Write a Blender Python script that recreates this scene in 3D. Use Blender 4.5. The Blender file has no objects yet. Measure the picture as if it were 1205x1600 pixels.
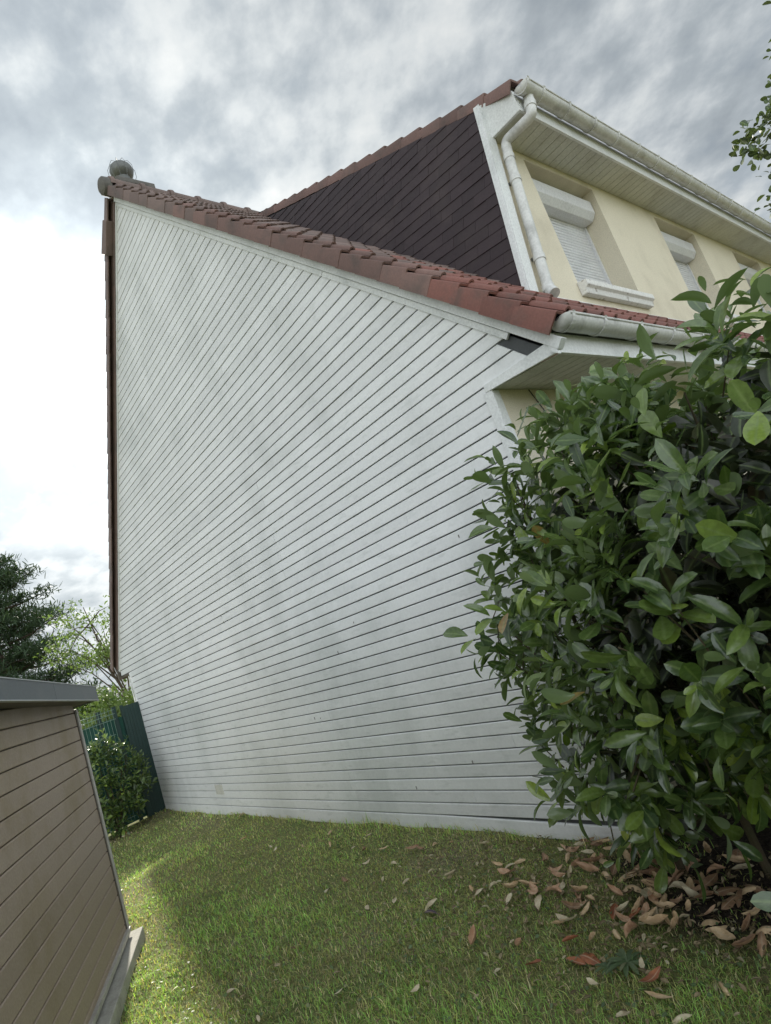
import bpy, math, random
import numpy as np
from mathutils import Vector, Matrix

SC = bpy.context.scene
COL = SC.collection
PI = math.pi

# ------------------------------------------------------------------ camera
cam_d = bpy.data.cameras.new('camera')
cam = bpy.data.objects.new('camera', cam_d)
COL.objects.link(cam)
RIGHT = Vector((0.59238511, 0.73637620, -0.32684855))
DOWN = Vector((-0.34277318, -0.13678018, -0.92940719))
FWD = Vector((-0.72909974, 0.66260190, 0.17138347))
m = Matrix.Identity(4)
for i in range(3):
    m[i][0] = RIGHT[i]; m[i][1] = -DOWN[i]; m[i][2] = -FWD[i]
m[2][3] = 1.55
cam.matrix_world = m
cam_d.sensor_fit = 'VERTICAL'
cam_d.sensor_height = 24.0
cam_d.sensor_width = 18.0
cam_d.lens = 929.7 / 1600 * 24.0
cam_d.clip_start = 0.02
cam_d.clip_end = 1200
SC.camera = cam

# ------------------------------------------------------------------ light
SUN_EL = math.radians(30); SUN_AZ = math.radians(163)       # azimuth counted from +X towards +Y
SUN = Vector((math.cos(SUN_AZ) * math.cos(SUN_EL), math.sin(SUN_AZ) * math.cos(SUN_EL), math.sin(SUN_EL)))
sun_d = bpy.data.lights.new('sun', 'SUN'); sun_d.energy = 2.9; sun_d.angle = math.radians(2.2)
sun_d.color = (1.0, 0.93, 0.80)
sun = bpy.data.objects.new('sun', sun_d); COL.objects.link(sun)
sun.rotation_euler = SUN.to_track_quat('Z', 'Y').to_euler()

world = bpy.data.worlds.new('World'); SC.world = world; world.use_nodes = True
wn = world.node_tree; wn.nodes.clear()
def N(t, tree=None, **k):
    n = (tree or wn).nodes.new(t)
    for a, b in k.items(): setattr(n, a, b)
    return n
def L(a, b, tree=None): (tree or wn).links.new(a, b)
def math_n(tree, op, a, b=None, clamp=False):
    n = tree.nodes.new('ShaderNodeMath'); n.operation = op; n.use_clamp = clamp
    for i, v in enumerate((a, b)):
        if v is None: continue
        if isinstance(v, (int, float)): n.inputs[i].default_value = v
        else: tree.links.new(v, n.inputs[i])
    return n.outputs[0]
def ramp(tree, fac, stops, interp='EASE'):
    n = tree.nodes.new('ShaderNodeValToRGB'); n.color_ramp.interpolation = interp
    e = n.color_ramp.elements
    while len(e) > 1: e.remove(e[-1])
    e[0].position = stops[0][0]; e[0].color = (*stops[0][1], 1)
    for p, c in stops[1:]:
        x = e.new(p); x.color = (*c, 1)
    tree.links.new(fac, n.inputs[0])
    return n.outputs[0]
def mixc(tree, fac, a, b, mode='MIX'):
    n = tree.nodes.new('ShaderNodeMix'); n.data_type = 'RGBA'; n.blend_type = mode
    for i, v in ((0, fac), (6, a), (7, b)):
        if isinstance(v, (int, float)): n.inputs[i].default_value = v
        elif isinstance(v, tuple): n.inputs[i].default_value = (*v, 1)
        else: tree.links.new(v, n.inputs[i])
    return n.outputs[2]

sky = N('ShaderNodeTexSky'); sky.sky_type = 'NISHITA'; sky.sun_disc = False
sky.sun_elevation = SUN_EL; sky.sun_rotation = math.radians(90) - SUN_AZ
sky.air_density = 1.3; sky.dust_density = 0.6
tc = N('ShaderNodeTexCoord')
sep = N('ShaderNodeSeparateXYZ'); L(tc.outputs['Generated'], sep.inputs[0])
zc = math_n(wn, 'ADD', math_n(wn, 'MAXIMUM', sep.outputs[2], 0.0), 0.30)
px = math_n(wn, 'DIVIDE', sep.outputs[0], zc); py = math_n(wn, 'DIVIDE', sep.outputs[1], zc)
comb = N('ShaderNodeCombineXYZ'); L(px, comb.inputs[0]); L(py, comb.inputs[1])
mp = N('ShaderNodeMapping'); L(comb.outputs[0], mp.inputs[0])
mp.inputs['Rotation'].default_value = (0, 0, math.radians(35)); mp.inputs['Scale'].default_value = (1.0, 1.15, 1)
def noise_w(scale, detail, rough, dist, src):
    n = N('ShaderNodeTexNoise'); n.inputs['Scale'].default_value = scale; n.inputs['Detail'].default_value = detail
    n.inputs['Roughness'].default_value = rough; n.inputs['Distortion'].default_value = dist
    L(src, n.inputs['Vector']); return n.outputs['Fac']
n1 = noise_w(2.0, 6, 0.5, 0.0, mp.outputs[0])
n2 = noise_w(9.5, 6, 0.55, 0.0, mp.outputs[0])
n3 = noise_w(0.9, 3, 0.5, 0.0, mp.outputs[0])
cl = math_n(wn, 'ADD', math_n(wn, 'MULTIPLY', n1, 0.56), math_n(wn, 'MULTIPLY', n2, 0.44))
cloud = ramp(wn, cl, [(0.39, (1.28, 1.44, 1.58)), (0.46, (1.62, 1.80, 1.94)), (0.505, (2.02, 2.19, 2.31)), (0.55, (2.5, 2.65, 2.72)), (.63, (3.05, 3.13, 3.12))], 'LINEAR')
# thin cloud scatters the sun forward: a broad glow about the sun's direction
dotn = N('ShaderNodeVectorMath', operation='DOT_PRODUCT')
nrm = N('ShaderNodeVectorMath', operation='NORMALIZE'); L(tc.outputs['Generated'], nrm.inputs[0])
L(nrm.outputs[0], dotn.inputs[0]); dotn.inputs[1].default_value = SUN
dpos = math_n(wn, 'MAXIMUM', dotn.outputs['Value'], 0.0)
glow = math_n(wn, 'ADD', math_n(wn, 'MULTIPLY', math_n(wn, 'POWER', dpos, 10.0), .62),
              math_n(wn, 'MULTIPLY', math_n(wn, 'POWER', dpos, 60.0), 2.0))
gl = N('ShaderNodeCombineColor'); L(glow, gl.inputs[0]); L(glow, gl.inputs[1]); L(math_n(wn, 'MULTIPLY', glow, 0.97), gl.inputs[2])
cloud2 = mixc(wn, 1.0, cloud, mixc(wn, 1.0, cloud, gl.outputs[0], 'MULTIPLY'), 'ADD')
# front-lit cloud behind the camera, brightened further as added fill for the gable
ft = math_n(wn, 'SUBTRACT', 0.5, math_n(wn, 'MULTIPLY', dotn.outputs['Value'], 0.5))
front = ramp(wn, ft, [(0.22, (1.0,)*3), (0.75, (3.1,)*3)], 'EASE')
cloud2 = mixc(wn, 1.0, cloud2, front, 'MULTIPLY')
holes = ramp(wn, math_n(wn, 'ADD', math_n(wn, 'MULTIPLY', n3, 0.6), math_n(wn, 'MULTIPLY', n2, 0.4)), [(0.32, (0.82,)*3), (0.44, (0.97,)*3), (0.52, (1.0,)*3)])
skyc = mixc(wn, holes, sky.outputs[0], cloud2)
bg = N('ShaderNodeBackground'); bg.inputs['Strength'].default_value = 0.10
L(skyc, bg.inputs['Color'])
wo = N('ShaderNodeOutputWorld'); L(bg.outputs[0], wo.inputs[0])

SC.view_settings.view_transform = 'Standard'; SC.view_settings.look = 'None'
SC.view_settings.gamma = 1.0; SC.view_settings.use_curve_mapping = False
SC.view_settings.exposure = 1.35
SC.render.engine = 'CYCLES'
SC.cycles.max_bounces = 6; SC.cycles.diffuse_bounces = 4; SC.cycles.glossy_bounces = 2
SC.cycles.transparent_max_bounces = 4
SC.cycles.use_denoising = True

# ------------------------------------------------------------------ helpers
rng = np.random.default_rng(11); random.seed(11)

def link(name, me, parent=None, **props):
    o = bpy.data.objects.new(name, me); COL.objects.link(o)
    if parent is not None: o.parent = parent
    for k, v in props.items(): o[k] = v
    return o
def mesh(name, verts, faces, mats=(), smooth=False):
    me = bpy.data.meshes.new(name); me.from_pydata([tuple(v) for v in verts], [], faces); me.update()
    for mt in (mats if isinstance(mats, (list, tuple)) else [mats]): me.materials.append(mt)
    if smooth: me.shade_smooth()
    return me
def thing(name, label, category, loc=(0, 0, 0), group=None):
    o = bpy.data.objects.new(name, None); COL.objects.link(o); o.location = loc
    o.empty_display_size = .2
    o['label'] = label; o['category'] = category
    if group: o['group'] = group
    return o

class MB:
    """collects pieces of one part"""
    def __init__(s): s.v = []; s.f = []
    def add(s, V, F):
        n = len(s.v); s.v += [tuple(p) for p in V]; s.f += [tuple(i + n for i in f) for f in F]; return s
    def box(s, x0, x1, y0, y1, z0, z1):
        return s.add([(x0,y0,z0),(x1,y0,z0),(x1,y1,z0),(x0,y1,z0),(x0,y0,z1),(x1,y0,z1),(x1,y1,z1),(x0,y1,z1)],
                     [(0,3,2,1),(4,5,6,7),(0,1,5,4),(1,2,6,5),(2,3,7,6),(3,0,4,7)])
    def prism(s, poly, off):
        """poly: list of 3-D points (planar), off: extrusion vector"""
        n = len(poly); off = Vector(off); P = [Vector(p) for p in poly]
        nr = Vector((0, 0, 0))
        for i in range(n): nr += P[i].cross(P[(i + 1) % n])
        if nr.dot(off) > 0: P = P[::-1]
        V = P + [p + off for p in P]
        F = [tuple(range(n)), tuple(range(2 * n - 1, n - 1, -1))] + [(i, i + n, (i + 1) % n + n, (i + 1) % n) for i in range(n)]
        return s.add(V, F)
    def tube(s, pts, r, n=10, cap=True, half=None):
        pts = [Vector(p) for p in pts]
        rs = r if isinstance(r, (list, tuple)) else [r] * len(pts)
        up = Vector((0, 0, 1)); rings = []; u = None
        for i, p in enumerate(pts):
            d = (pts[min(i + 1, len(pts) - 1)] - pts[max(i - 1, 0)]).normalized()
            if u is None:
                u = d.cross(up)
                if u.length < .1: u = d.cross(Vector((1, 0, 0)))
            u = (u - d * u.dot(d)).normalized(); w = d.cross(u)
            rings.append([p + (u * math.cos(2 * PI * k / n) + w * math.sin(2 * PI * k / n)) * rs[i] for k in range(n)])
        V = [q for R_ in rings for q in R_]; F = []
        for i in range(len(pts) - 1):
            for k in range(n):
                a = i * n + k; b = i * n + (k + 1) % n
                F.append((a, a + n, b + n, b))
        if cap: F += [tuple(range(n)), tuple(range(len(V) - 1, len(V) - n - 1, -1))]
        return s.add(V, F)
    def build(s, name, mat, parent=None, smooth=False, bevel=0.0, **props):
        o = link(name, mesh(name, s.v, s.f, mat, False), parent, **props)
        if smooth: shade(o.data, 40)
        if bevel:
            b = o.modifiers.new('b', 'BEVEL'); b.width = bevel; b.segments = 2; b.limit_method = 'ANGLE'
        return o
def shade(me, deg):
    me.shade_smooth()
    try: me.set_sharp_from_angle(angle=math.radians(deg))
    except Exception: pass

def clip(poly, a, b, c):
    """keep a*x+b*y<=c of a 2-D polygon"""
    out = []
    for i in range(len(poly)):
        p, q = poly[i], poly[(i + 1) % len(poly)]
        dp = a * p[0] + b * p[1] - c; dq = a * q[0] + b * q[1] - c
        if dp <= 0: out.append(p)
        if (dp < 0 < dq) or (dq < 0 < dp):
            t = dp / (dp - dq); out.append((p[0] + (q[0] - p[0]) * t, p[1] + (q[1] - p[1]) * t))
    return out

# ------------------------------------------------------------------ materials
def new_mat(name, rough=.6, spec=.4):
    mt = bpy.data.materials.new(name); mt.use_nodes = True
    b = mt.node_tree.nodes['Principled BSDF']; b.inputs['Roughness'].default_value = rough
    b.inputs['Specular IOR Level'].default_value = spec
    return mt, mt.node_tree, b
def tnoise(t, vec, scale, detail=5, rough=.55, dist=0.0):
    n = t.nodes.new('ShaderNodeTexNoise'); n.inputs['Scale'].default_value = scale; n.inputs['Detail'].default_value = detail
    n.inputs['Roughness'].default_value = rough; n.inputs['Distortion'].default_value = dist
    t.links.new(vec, n.inputs['Vector']); return n.outputs['Fac']
def world_pos(t, scale=(1, 1, 1), rot=(0, 0, 0)):
    g = t.nodes.new('ShaderNodeNewGeometry'); mpn = t.nodes.new('ShaderNodeMapping')
    mpn.inputs['Scale'].default_value = scale; mpn.inputs['Rotation'].default_value = rot
    t.links.new(g.outputs['Position'], mpn.inputs[0]); return mpn.outputs[0]
def bump(t, b, h, strength=.3, dist=.01):
    n = t.nodes.new('ShaderNodeBump'); n.inputs['Strength'].default_value = strength; n.inputs['Distance'].default_value = dist
    t.links.new(h, n.inputs['Height']); t.links.new(n.outputs[0], b.inputs['Normal'])
def weathered(name, col, dirt, amount=.5, scale=(1, 1, 1), nscale=2.0, rough=.6, spec=.4, fine=40, bumps=.15, rnd=.08, metal=0, streak=None, lo=.45, hi=.75, fc=1.0):
    """base colour broken by dirt patches, fine grain and a shift from object to object"""
    mt, t, b = new_mat(name, rough, spec); b.inputs['Metallic'].default_value = metal
    v = world_pos(t, scale)
    a = tnoise(t, v, nscale, 6, .6, .2)
    f = ramp(t, a, [(lo, (0,)*3), (hi, (amount,)*3)])
    c = mixc(t, f, col, dirt)
    g = tnoise(t, world_pos(t), fine, 3, .6)
    gr = ramp(t, g, [(.3, (1 - .14 * fc,)*3), (.7, (1 + .08 * fc,)*3)], 'LINEAR')
    c = mixc(t, 1.0, c, gr, 'MULTIPLY')
    if streak:
        s_ = tnoise(t, world_pos(t, streak), 6, 4, .6)
        c = mixc(t, ramp(t, s_, [(.52, (0,)*3), (.78, (amount * .9,)*3)]), c, dirt)
    oi = t.nodes.new('ShaderNodeObjectInfo')
    r = math_n(t, 'ADD', math_n(t, 'MULTIPLY', oi.outputs['Random'], 2 * rnd), 1 - rnd)
    cc = t.nodes.new('ShaderNodeCombineColor')
    for i in range(3): t.links.new(r, cc.inputs[i])
    c = mixc(t, 1.0, c, cc.outputs[0], 'MULTIPLY')
    t.links.new(c, b.inputs['Base Color'])
    if bumps: bump(t, b, g, bumps, .004)
    return mt

M = {}
M['board'] = weathered('painted_cladding', (.83, .835, .845), (.53, .55, .54), .52, (.9, 1, .55), 1.5, .36, .45, 55, .03, .05, streak=(1.0, 1, 4.5), lo=.42, hi=.74, fc=.35)
M['backing'] = weathered('groove_dark', (.075, .079, .082), (.03, .03, .03), .5)
M['trim'] = weathered('white_trim', (.78, .79, .79), (.45, .47, .46), .5, (1, 1, 1), 3.5, .4, .4, 60, .06, .03)
M['gutter'] = weathered('weathered_pvc_gutter', (.68, .675, .66), (.30, .295, .28), .6, (1, 1, 1), 6, .42, .4, 50, .08, .04)
M['soffit'] = weathered('soffit_plank', (.62, .62, .56), (.38, .36, .30), .5, (1, 1, 1), 5, .5, .3, 50, .05, .05)
M['render'] = weathered('cream_render', (.75, .685, .55), (.58, .52, .41), .75, (1, 1, 1), 1.6, .9, .15, 120, .35, .0)
M['render2'] = weathered('cream_render_reveal', (.75, .685, .54), (.60, .54, .43), .5, (1, 1, 1), 3, .9, .15, 120, .35, .0)
M['shutter'] = weathered('shutter_white', (.74, .74, .76), (.5, .5, .52), .35, (1, 1, 1), 5, .4, .4, 60, .03, .03)
M['sill'] = weathered('peeling_sill', (.76, .75, .73), (.40, .37, .34), .85, (1, 1, 1.5), 13, .7, .25, 50, .2, .0, lo=.60, hi=.66)
M['tile'] = weathered('clay_tile', (.225, .098, .080), (.13, .088, .076), .9, (1, 1, 1), 4.5, .62, .35, 70, .25, .22)
M['tile_dark'] = weathered('clay_tile_aged', (.185, .130, .115), (.105, .088, .080), .75, (1, 1, 1), 4, .6, .35, 70, .25, .18)
M['tile_mid'] = weathered('clay_tile_mid', (.195, .118, .102), (.12, .088, .078), .85, (1, 1, 1), 4.5, .62, .35, 70, .25, .2)
M['slate'] = weathered('dark_slate', (.046, .032, .036), (.064, .047, .047), .7, (1, 1, 1), 3.0, .6, .3, 45, .3, .13)
M['mortar'] = weathered('grey_mortar', (.17, .16, .15), (.09, .085, .08), .7, (1, 1, 1), 6, .85, .2, 60, .4)
M['concrete'] = weathered('pale_concrete', (.42, .41, .37), (.22, .22, .19), .6, (1, 1, 1), 6, .85, .2, 70, .35)
M['shedboard'] = weathered('brown_composite', (.335, .265, .208), (.235, .18, .095), .8, (1.5, 1.5, 1.2), 1.3, .55, .35, 90, .12, .07)
M['shedtrim'] = weathered('brown_trim', (.095, .080, .066), (.17, .145, .12), .5, (1, 1, 1), 6, .5, .35, 70, .1)
M['shedsill'] = weathered('grey_sill_profile', (.44, .42, .39), (.26, .25, .23), .6, (1, 1, 1), 6, .5, .35, 70, .1)
M['fascia'] = weathered('anthracite_fascia', (.082, .100, .114), (.13, .14, .14), .5, (1, 1, 1), 4, .45, .45, 80, .05)
M['fascia_edge'] = weathered('fascia_edge', (.36, .38, .39), (.2, .2, .2), .5, (1, 1, 1), 9, .35, .5, 80, .02)
M['dark'] = weathered('dark_gap', (.02, .02, .022), (.03, .03, .03), .5)
M['green'] = weathered('green_coated_steel', (.012, .038, .033), (.02, .05, .045), .5, (1, 1, 1), 5, .45, .5, 60, .05)
M['fabric'] = weathered('green_screen_fabric', (.02, .08, .06), (.015, .045, .04), .7, (1, 6, 1), 4, .7, .3, 150, .3)
M['wire'] = weathered('green_wire', (.20, .30, .24), (.1, .2, .15), .5, (1, 1, 1), 5, .35, .6, 60, .0)
M['bark'] = weathered('bark', (.085, .066, .048), (.16, .14, .11), .6, (1, 1, 1), 9, .85, .2, 80, .6)
M['stem'] = weathered('laurel_stem', (.075, .060, .036), (.055, .075, .030), .6, (1, 1, 1), 9, .8, .2, 80, .4)
M['metal'] = weathered('grey_zinc', (.16, .165, .16), (.12, .12, .12), .6, (1, 1, 1), 8, .5, .5, 60, .05, metal=.3)
M['grille'] = weathered('beige_vent', (.64, .63, .58), (.38, .38, .34), .5, (1, 1, 1), 9, .5, .3, 60, .0)

def leaf_mat(name, stops, back, rough=.30, trans=.20, spec=.6):
    mt, t, b = new_mat(name, rough, spec)
    at = t.nodes.new('ShaderNodeAttribute'); at.attribute_name = 'rnd'
    oi = t.nodes.new('ShaderNodeObjectInfo')
    r = math_n(t, 'FRACT', math_n(t, 'ADD', at.outputs['Fac'], oi.outputs['Random']))
    c = ramp(t, r, stops, 'LINEAR')
    uv = t.nodes.new('ShaderNodeAttribute'); uv.attribute_name = 'rib'
    rib = ramp(t, uv.outputs['Fac'], [(0, (0,)*3), (.72, (0,)*3), (.97, (.55,)*3)], 'LINEAR')
    c = mixc(t, rib, c, (.20, .27, .10))
    nz = ramp(t, tnoise(t, world_pos(t), 60, 3), [(.3, (.78,)*3), (.7, (1.15,)*3)], 'LINEAR')
    c = mixc(t, 1.0, c, nz, 'MULTIPLY')
    g = t.nodes.new('ShaderNodeNewGeometry')
    c = mixc(t, g.outputs['Backfacing'], c, back)
    t.links.new(c, b.inputs['Base Color'])
    bump(t, b, tnoise(t, world_pos(t), 90, 2), .25, .003)
    tr = t.nodes.new('ShaderNodeBsdfTranslucent')
    t.links.new(mixc(t, 1.0, c, (1.6, 1.9, .7), 'MULTIPLY'), tr.inputs['Color'])
    mx = t.nodes.new('ShaderNodeMixShader'); mx.inputs[0].default_value = trans
    t.links.new(b.outputs[0], mx.inputs[1]); t.links.new(tr.outputs[0], mx.inputs[2])
    t.links.new(mx.outputs[0], t.nodes['Material Output'].inputs[0])
    return mt
M['laurel'] = leaf_mat('laurel_leaf', [(0, (.046, .082, .030)), (.35, (.072, .120, .036)), (.65, (.105, .162, .044)), (.86, (.15, .215, .050)), (.95, (.20, .28, .05)), (.99, (.27, .35, .065)), (1, (.30, .17, .07))], (.15, .20, .10), rough=.20, spec=.85)
M['laurel_shade'] = leaf_mat('laurel_leaf_painted_shade', [(0, (.018, .028, .013)), (.6, (.026, .038, .016)), (.85, (.036, .050, .020)), (1, (.07, .052, .032))], (.05, .06, .035), trans=.12)  # shade of the hedge interior put into the leaf colour
M['broad'] = leaf_mat('tree_leaf', [(0, (.035, .075, .022)), (.5, (.060, .115, .03)), (1, (.10, .16, .045))], (.10, .14, .06), .5, .3)
M['broad_dark'] = leaf_mat('dark_tree_leaf', [(0, (.030, .052, .022)), (.6, (.045, .075, .03)), (1, (.075, .11, .045))], (.10, .13, .07), .45, .12)
M['pine'] = leaf_mat('pine_needles', [(0, (.016, .036, .020)), (.6, (.028, .055, .028)), (1, (.045, .075, .034))], (.035, .06, .03), .55, .12, .25)
M['pale'] = leaf_mat('pale_shrub_leaf', [(0, (.09, .14, .05)), (.6, (.14, .19, .075)), (1, (.19, .24, .10))], (.15, .2, .09), .6, .3, .2)

def dead_leaf_mat(name, a, b_):
    mt, t, b = new_mat(name, .55, .35)
    c = mixc(t, ramp(t, tnoise(t, world_pos(t), 30, 4, .6), [(.35, (0,)*3), (.65, (1,)*3)]), a, b_)
    uv = t.nodes.new('ShaderNodeAttribute'); uv.attribute_name = 'rib'
    c = mixc(t, ramp(t, uv.outputs['Fac'], [(.75, (0,)*3), (.97, (.5,)*3)], 'LINEAR'), c, (.55, .45, .33))
    t.links.new(c, b.inputs['Base Color']); bump(t, b, tnoise(t, world_pos(t), 80, 3), .5, .004)
    return mt
M['dead_tan'] = dead_leaf_mat('dead_leaf_tan', (.64, .48, .30), (.46, .32, .18))
M['dead_pink'] = dead_leaf_mat('dead_leaf_pinkish', (.58, .38, .25), (.42, .25, .15))
M['dead_rust'] = dead_leaf_mat('dead_leaf_rust', (.34, .125, .055), (.22, .085, .045))
M['dead_pale'] = dead_leaf_mat('dead_leaf_pale', (.60, .54, .38), (.46, .38, .25))
M['dead_brown'] = dead_leaf_mat('dead_leaf_brown', (.30, .185, .105), (.20, .12, .07))
M['dead_purple'] = dead_leaf_mat('dead_leaf_purple', (.05, .035, .055), (.09, .06, .08))

# ------------------------------------------------------------------ ground
def ground_field(X, Y):
    """0..1 bare soil, from position"""
    d = np.exp(-(((X + 1.25) / 1.1) ** 2 + ((Y - 2.75) / .55) ** 2) ** 1.3)
    return d
def axis(lo, hi, near_lo, near_hi, step):
    a = list(np.arange(near_lo, near_hi, step))
    o = []; s = step; x = near_lo
    while x > lo: s *= 1.5; x -= s; o.append(max(x, lo))
    p = []; s = step; x = a[-1]
    while x < hi: s *= 1.5; x += s; p.append(min(x, hi))
    return np.array(o[::-1] + a + p)
ax = axis(-300, 300, -10.5, 1.5, .06); ay = axis(-300, 300, -2.0, 3.4, .06)
GX, GY = np.meshgrid(ax, ay, indexing='ij')
def hump(X, Y):
    return (.010 * np.sin(X * 2.1 + Y * 1.3) + .008 * np.sin(X * 4.7 - Y * 3.1 + 1) + .006 * np.sin(X * 9.1 + Y * 8.3) + .004 * np.sin(17 * X + 2) * np.sin(15 * Y))
GZ = np.where((np.abs(GX) < 12) & (np.abs(GY) < 6), hump(GX, GY), 0) - .012
nx, ny = GX.shape
gv = np.stack([GX, GY, GZ], -1).reshape(-1, 3)
gi = np.arange(nx * ny).reshape(nx, ny)
gf = np.stack([gi[:-1, :-1], gi[1:, :-1], gi[1:, 1:], gi[:-1, 1:]], -1).reshape(-1, 4)
me = bpy.data.meshes.new('ground'); me.from_pydata(gv.tolist(), [], gf.tolist()); me.update(); me.shade_smooth()
mt, t, b = new_mat('lawn_soil', .95, .1)
v = world_pos(t)
cA = ramp(t, tnoise(t, v, 1.3, 5, .6), [(.35, (.15, .185, .07)), (.5, (.20, .21, .09)), (.66, (.23, .215, .125))])
cB = ramp(t, tnoise(t, v, 38, 4, .65), [(.3, (.55,)*3), (.7, (1.25,)*3)])
c = mixc(t, 1.0, cA, cB, 'MULTIPLY')
sx = t.nodes.new('ShaderNodeSeparateXYZ'); t.links.new(v, sx.inputs[0])
dx = math_n(t, 'DIVIDE', math_n(t, 'ADD', sx.outputs[0], 1.0), 1.35); dy = math_n(t, 'DIVIDE', math_n(t, 'SUBTRACT', sx.outputs[1], 2.9), .75)
dd = math_n(t, 'ADD', math_n(t, 'MULTIPLY', dx, dx), math_n(t, 'MULTIPLY', dy, dy))
dd = math_n(t, 'ADD', dd, math_n(t, 'MULTIPLY', math_n(t, 'SUBTRACT', tnoise(t, v, 3.5, 4), .5), 1.4))
soil = ramp(t, tnoise(t, v, 60, 4, .7), [(.3, (.018, .015, .012)), (.7, (.075, .062, .050))])
c = mixc(t, ramp(t, dd, [(.55, (1,)*3), (1.15, (0,)*3)]), c, soil)
t.links.new(c, b.inputs['Base Color']); bump(t, b, tnoise(t, v, 70, 4, .7), .8, .02)
me.materials.append(mt)
link('ground', me, None, kind='structure')

# ------------------------------------------------------------------ house
YW = 2.90                       # outer face of the gable cladding
XA, ZA = -5.925, 7.36           # apex of the cladding
SR, SL = 1.069, 1.098           # slopes of the two roof lines
XL, XR = -10.10, -1.957         # wall corners
zr = lambda x: ZA - SR * (x - XA)
zl = lambda x: ZA + SL * (x - XA)
xr_of = lambda z: XA + (ZA - z) / SR
xl_of = lambda z: XA - (ZA - z) / SL

house = thing('house', 'house with a tall white boarded gable, red tiled roof and cream upper floor', 'house', (XA, YW, 0))
house_parts = []
def hp(o):      # keep coordinates in world while parenting under the house empty
    o.parent = house; o.location = Vector(o.location) - house.location; return o
def HB(mb, name, mat, smooth=False, bevel=0, **p):
    o = mb.build(name, mat, None, smooth, bevel, **p); return hp(o)
def sub(mb_or_me, name, mat, parent, smooth=False, bevel=0, **p):
    """sub-part: shares the parent's frame (the parent part sits at world origin)"""
    return mb_or_me.build(name, mat, parent, smooth, bevel, **p)

# backing wall: the gable's solid core, dark in the open joints
core = MB()
core.prism([(XL + .02, YW + .016, -.1), (XR - .03, YW + .016, -.1), (XR - .03, YW + .016, 2.64), (-1.53, YW + .016, 2.64), (XA, YW + .016, ZA - .02), (-10.56, YW + .016, 2.24), (-10.56, YW + .016, 2.14), (XL + .02, YW + .016, 2.14)], (0, .12, 0))
gable = HB(core, 'gable_wall', M['backing'])

PITCH = .0886; Z0 = .0913
def xlim(z, up=None):
    """clad width at height z"""
    zz = z
    lo = XL if z < 2.125 else xl_of(max(z, 2.215))
    hi = XR if z < 2.66 else xr_of(z)
    if z >= 2.66: hi = min(hi, xr_of(z))
    return lo, hi
def board(z0, z1, xa=None, xb=None, slant=0.0, yo=0.0):
    y = YW + yo
    prof = [(YW + .016, z0 + .0070), (y + .001, z0 + .0070), (y, z0 + .0105), (y, z1 - .0060), (y + .0045, z1 - .002), (YW + .016, z1 - .002)]
    V = []
    zm = (z0 + z1) / 2
    for end in (0, 1):
        for (yy, zz) in prof:
            if zm < 2.125: lo = XL
            elif zm < 2.215: lo = -10.56
            else: lo = xl_of(zz)
            if zm < 2.625: hi = XR
            else: hi = xr_of(zz)
            hi = min(hi, xr_of(zz))
            if 2.62 < zm < 2.80: hi = min(hi, -1.70 + (2.72 - zz) * .9)
            if zm > 2.215: lo = max(lo, xl_of(zz))
            x = (lo if xa is None else max(xa, lo)) if end == 0 else (hi if xb is None else min(xb, hi))
            if slant and zz > zm and end == 1: zz = zz - slant
            V.append((x, yy, zz))
    n = len(prof)
    F = [tuple(range(n)), tuple(range(2 * n - 1, n - 1, -1))] + [(i, i + n, (i + 1) % n + n, (i + 1) % n) for i in range(n)]
    me_ = mesh('board', V, F, M['board'])
    return me_
rb = random.Random(5)
k = 0; z = Z0
# plinth board at the foot, its top edge sprung open towards the right-hand corner
for (a, b_, sl) in ((XL, -7.28, 0), (-7.277, -3.75, 0), (-3.747, XR, .028)):
    link('board', board(-.03, Z0, a, b_, sl), gable)
while z < ZA - .03:
    z1 = min(z + PITCH, ZA - .004)
    lo, hi = xl_of(z) if z > 2.125 else XL, xr_of(z) if z > 2.6 else XR
    seams = []
    if k % 2 == 0 or k < 13:
        seams = [-4.78 + rb.uniform(-.02, .02)] if lo < -5.2 and hi > -4.4 else []
    if rb.random() < .22: seams = seams + [x_ for x_ in [rb.uniform(-3.9, -2.6)] if x_ < hi - .5]
    if k in (0, 6): seams = [-7.27] + seams
    if k == 5: seams = [-7.9 + .6] + seams
    xs = [None] + seams + [None]
    for i in range(len(xs) - 1):
        a = None if xs[i] is None else xs[i] + .0016
        b_ = None if xs[i + 1] is None else xs[i + 1] - .0016
        o = link('board', board(z, z1, a, b_, 0, rb.uniform(-.0012, .0012)), gable)
    z += PITCH; k += 1
# ventilation plate let into the cladding
vm = MB().box(-7.885, -7.655, YW - .006, YW + .004, .235, .352)
for i in range(6): vm.box(-7.87, -7.67, YW - .009, YW - .006, .248 + i * .017, .254 + i * .017)
sub(vm, 'vent_plate', M['grille'], gable)
# knocks and chips on the boards (small dark marks seen in the paint)
chips = MB()
for (x, zc_) in ((-8.62, 1.10), (-8.60, 1.02), (-7.83, 1.13), (-7.70, 1.15), (-5.05, .92), (-4.95, .92), (-6.35, 2.2), (-6.33, 2.12), (-4.0, 1.62), (-4.35, 1.42), (-2.75, .93), (-2.71, .95), (-3.2, .45), (-3.9, .28), (-2.6, 1.9), (-2.3, .12)):
    h = .012 + .02 * rb.random()
    chips.prism([(x, YW - .0025, zc_), (x + .006, YW - .0025, zc_ + .004), (x + .004 + .006 * rb.random(), YW - .0025, zc_ + h), (x - .003, YW - .0025, zc_ + h * .8)], (0, .002, 0))
sub(chips, 'paint_chips', M['mortar'], gable, kind='stuff')

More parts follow.
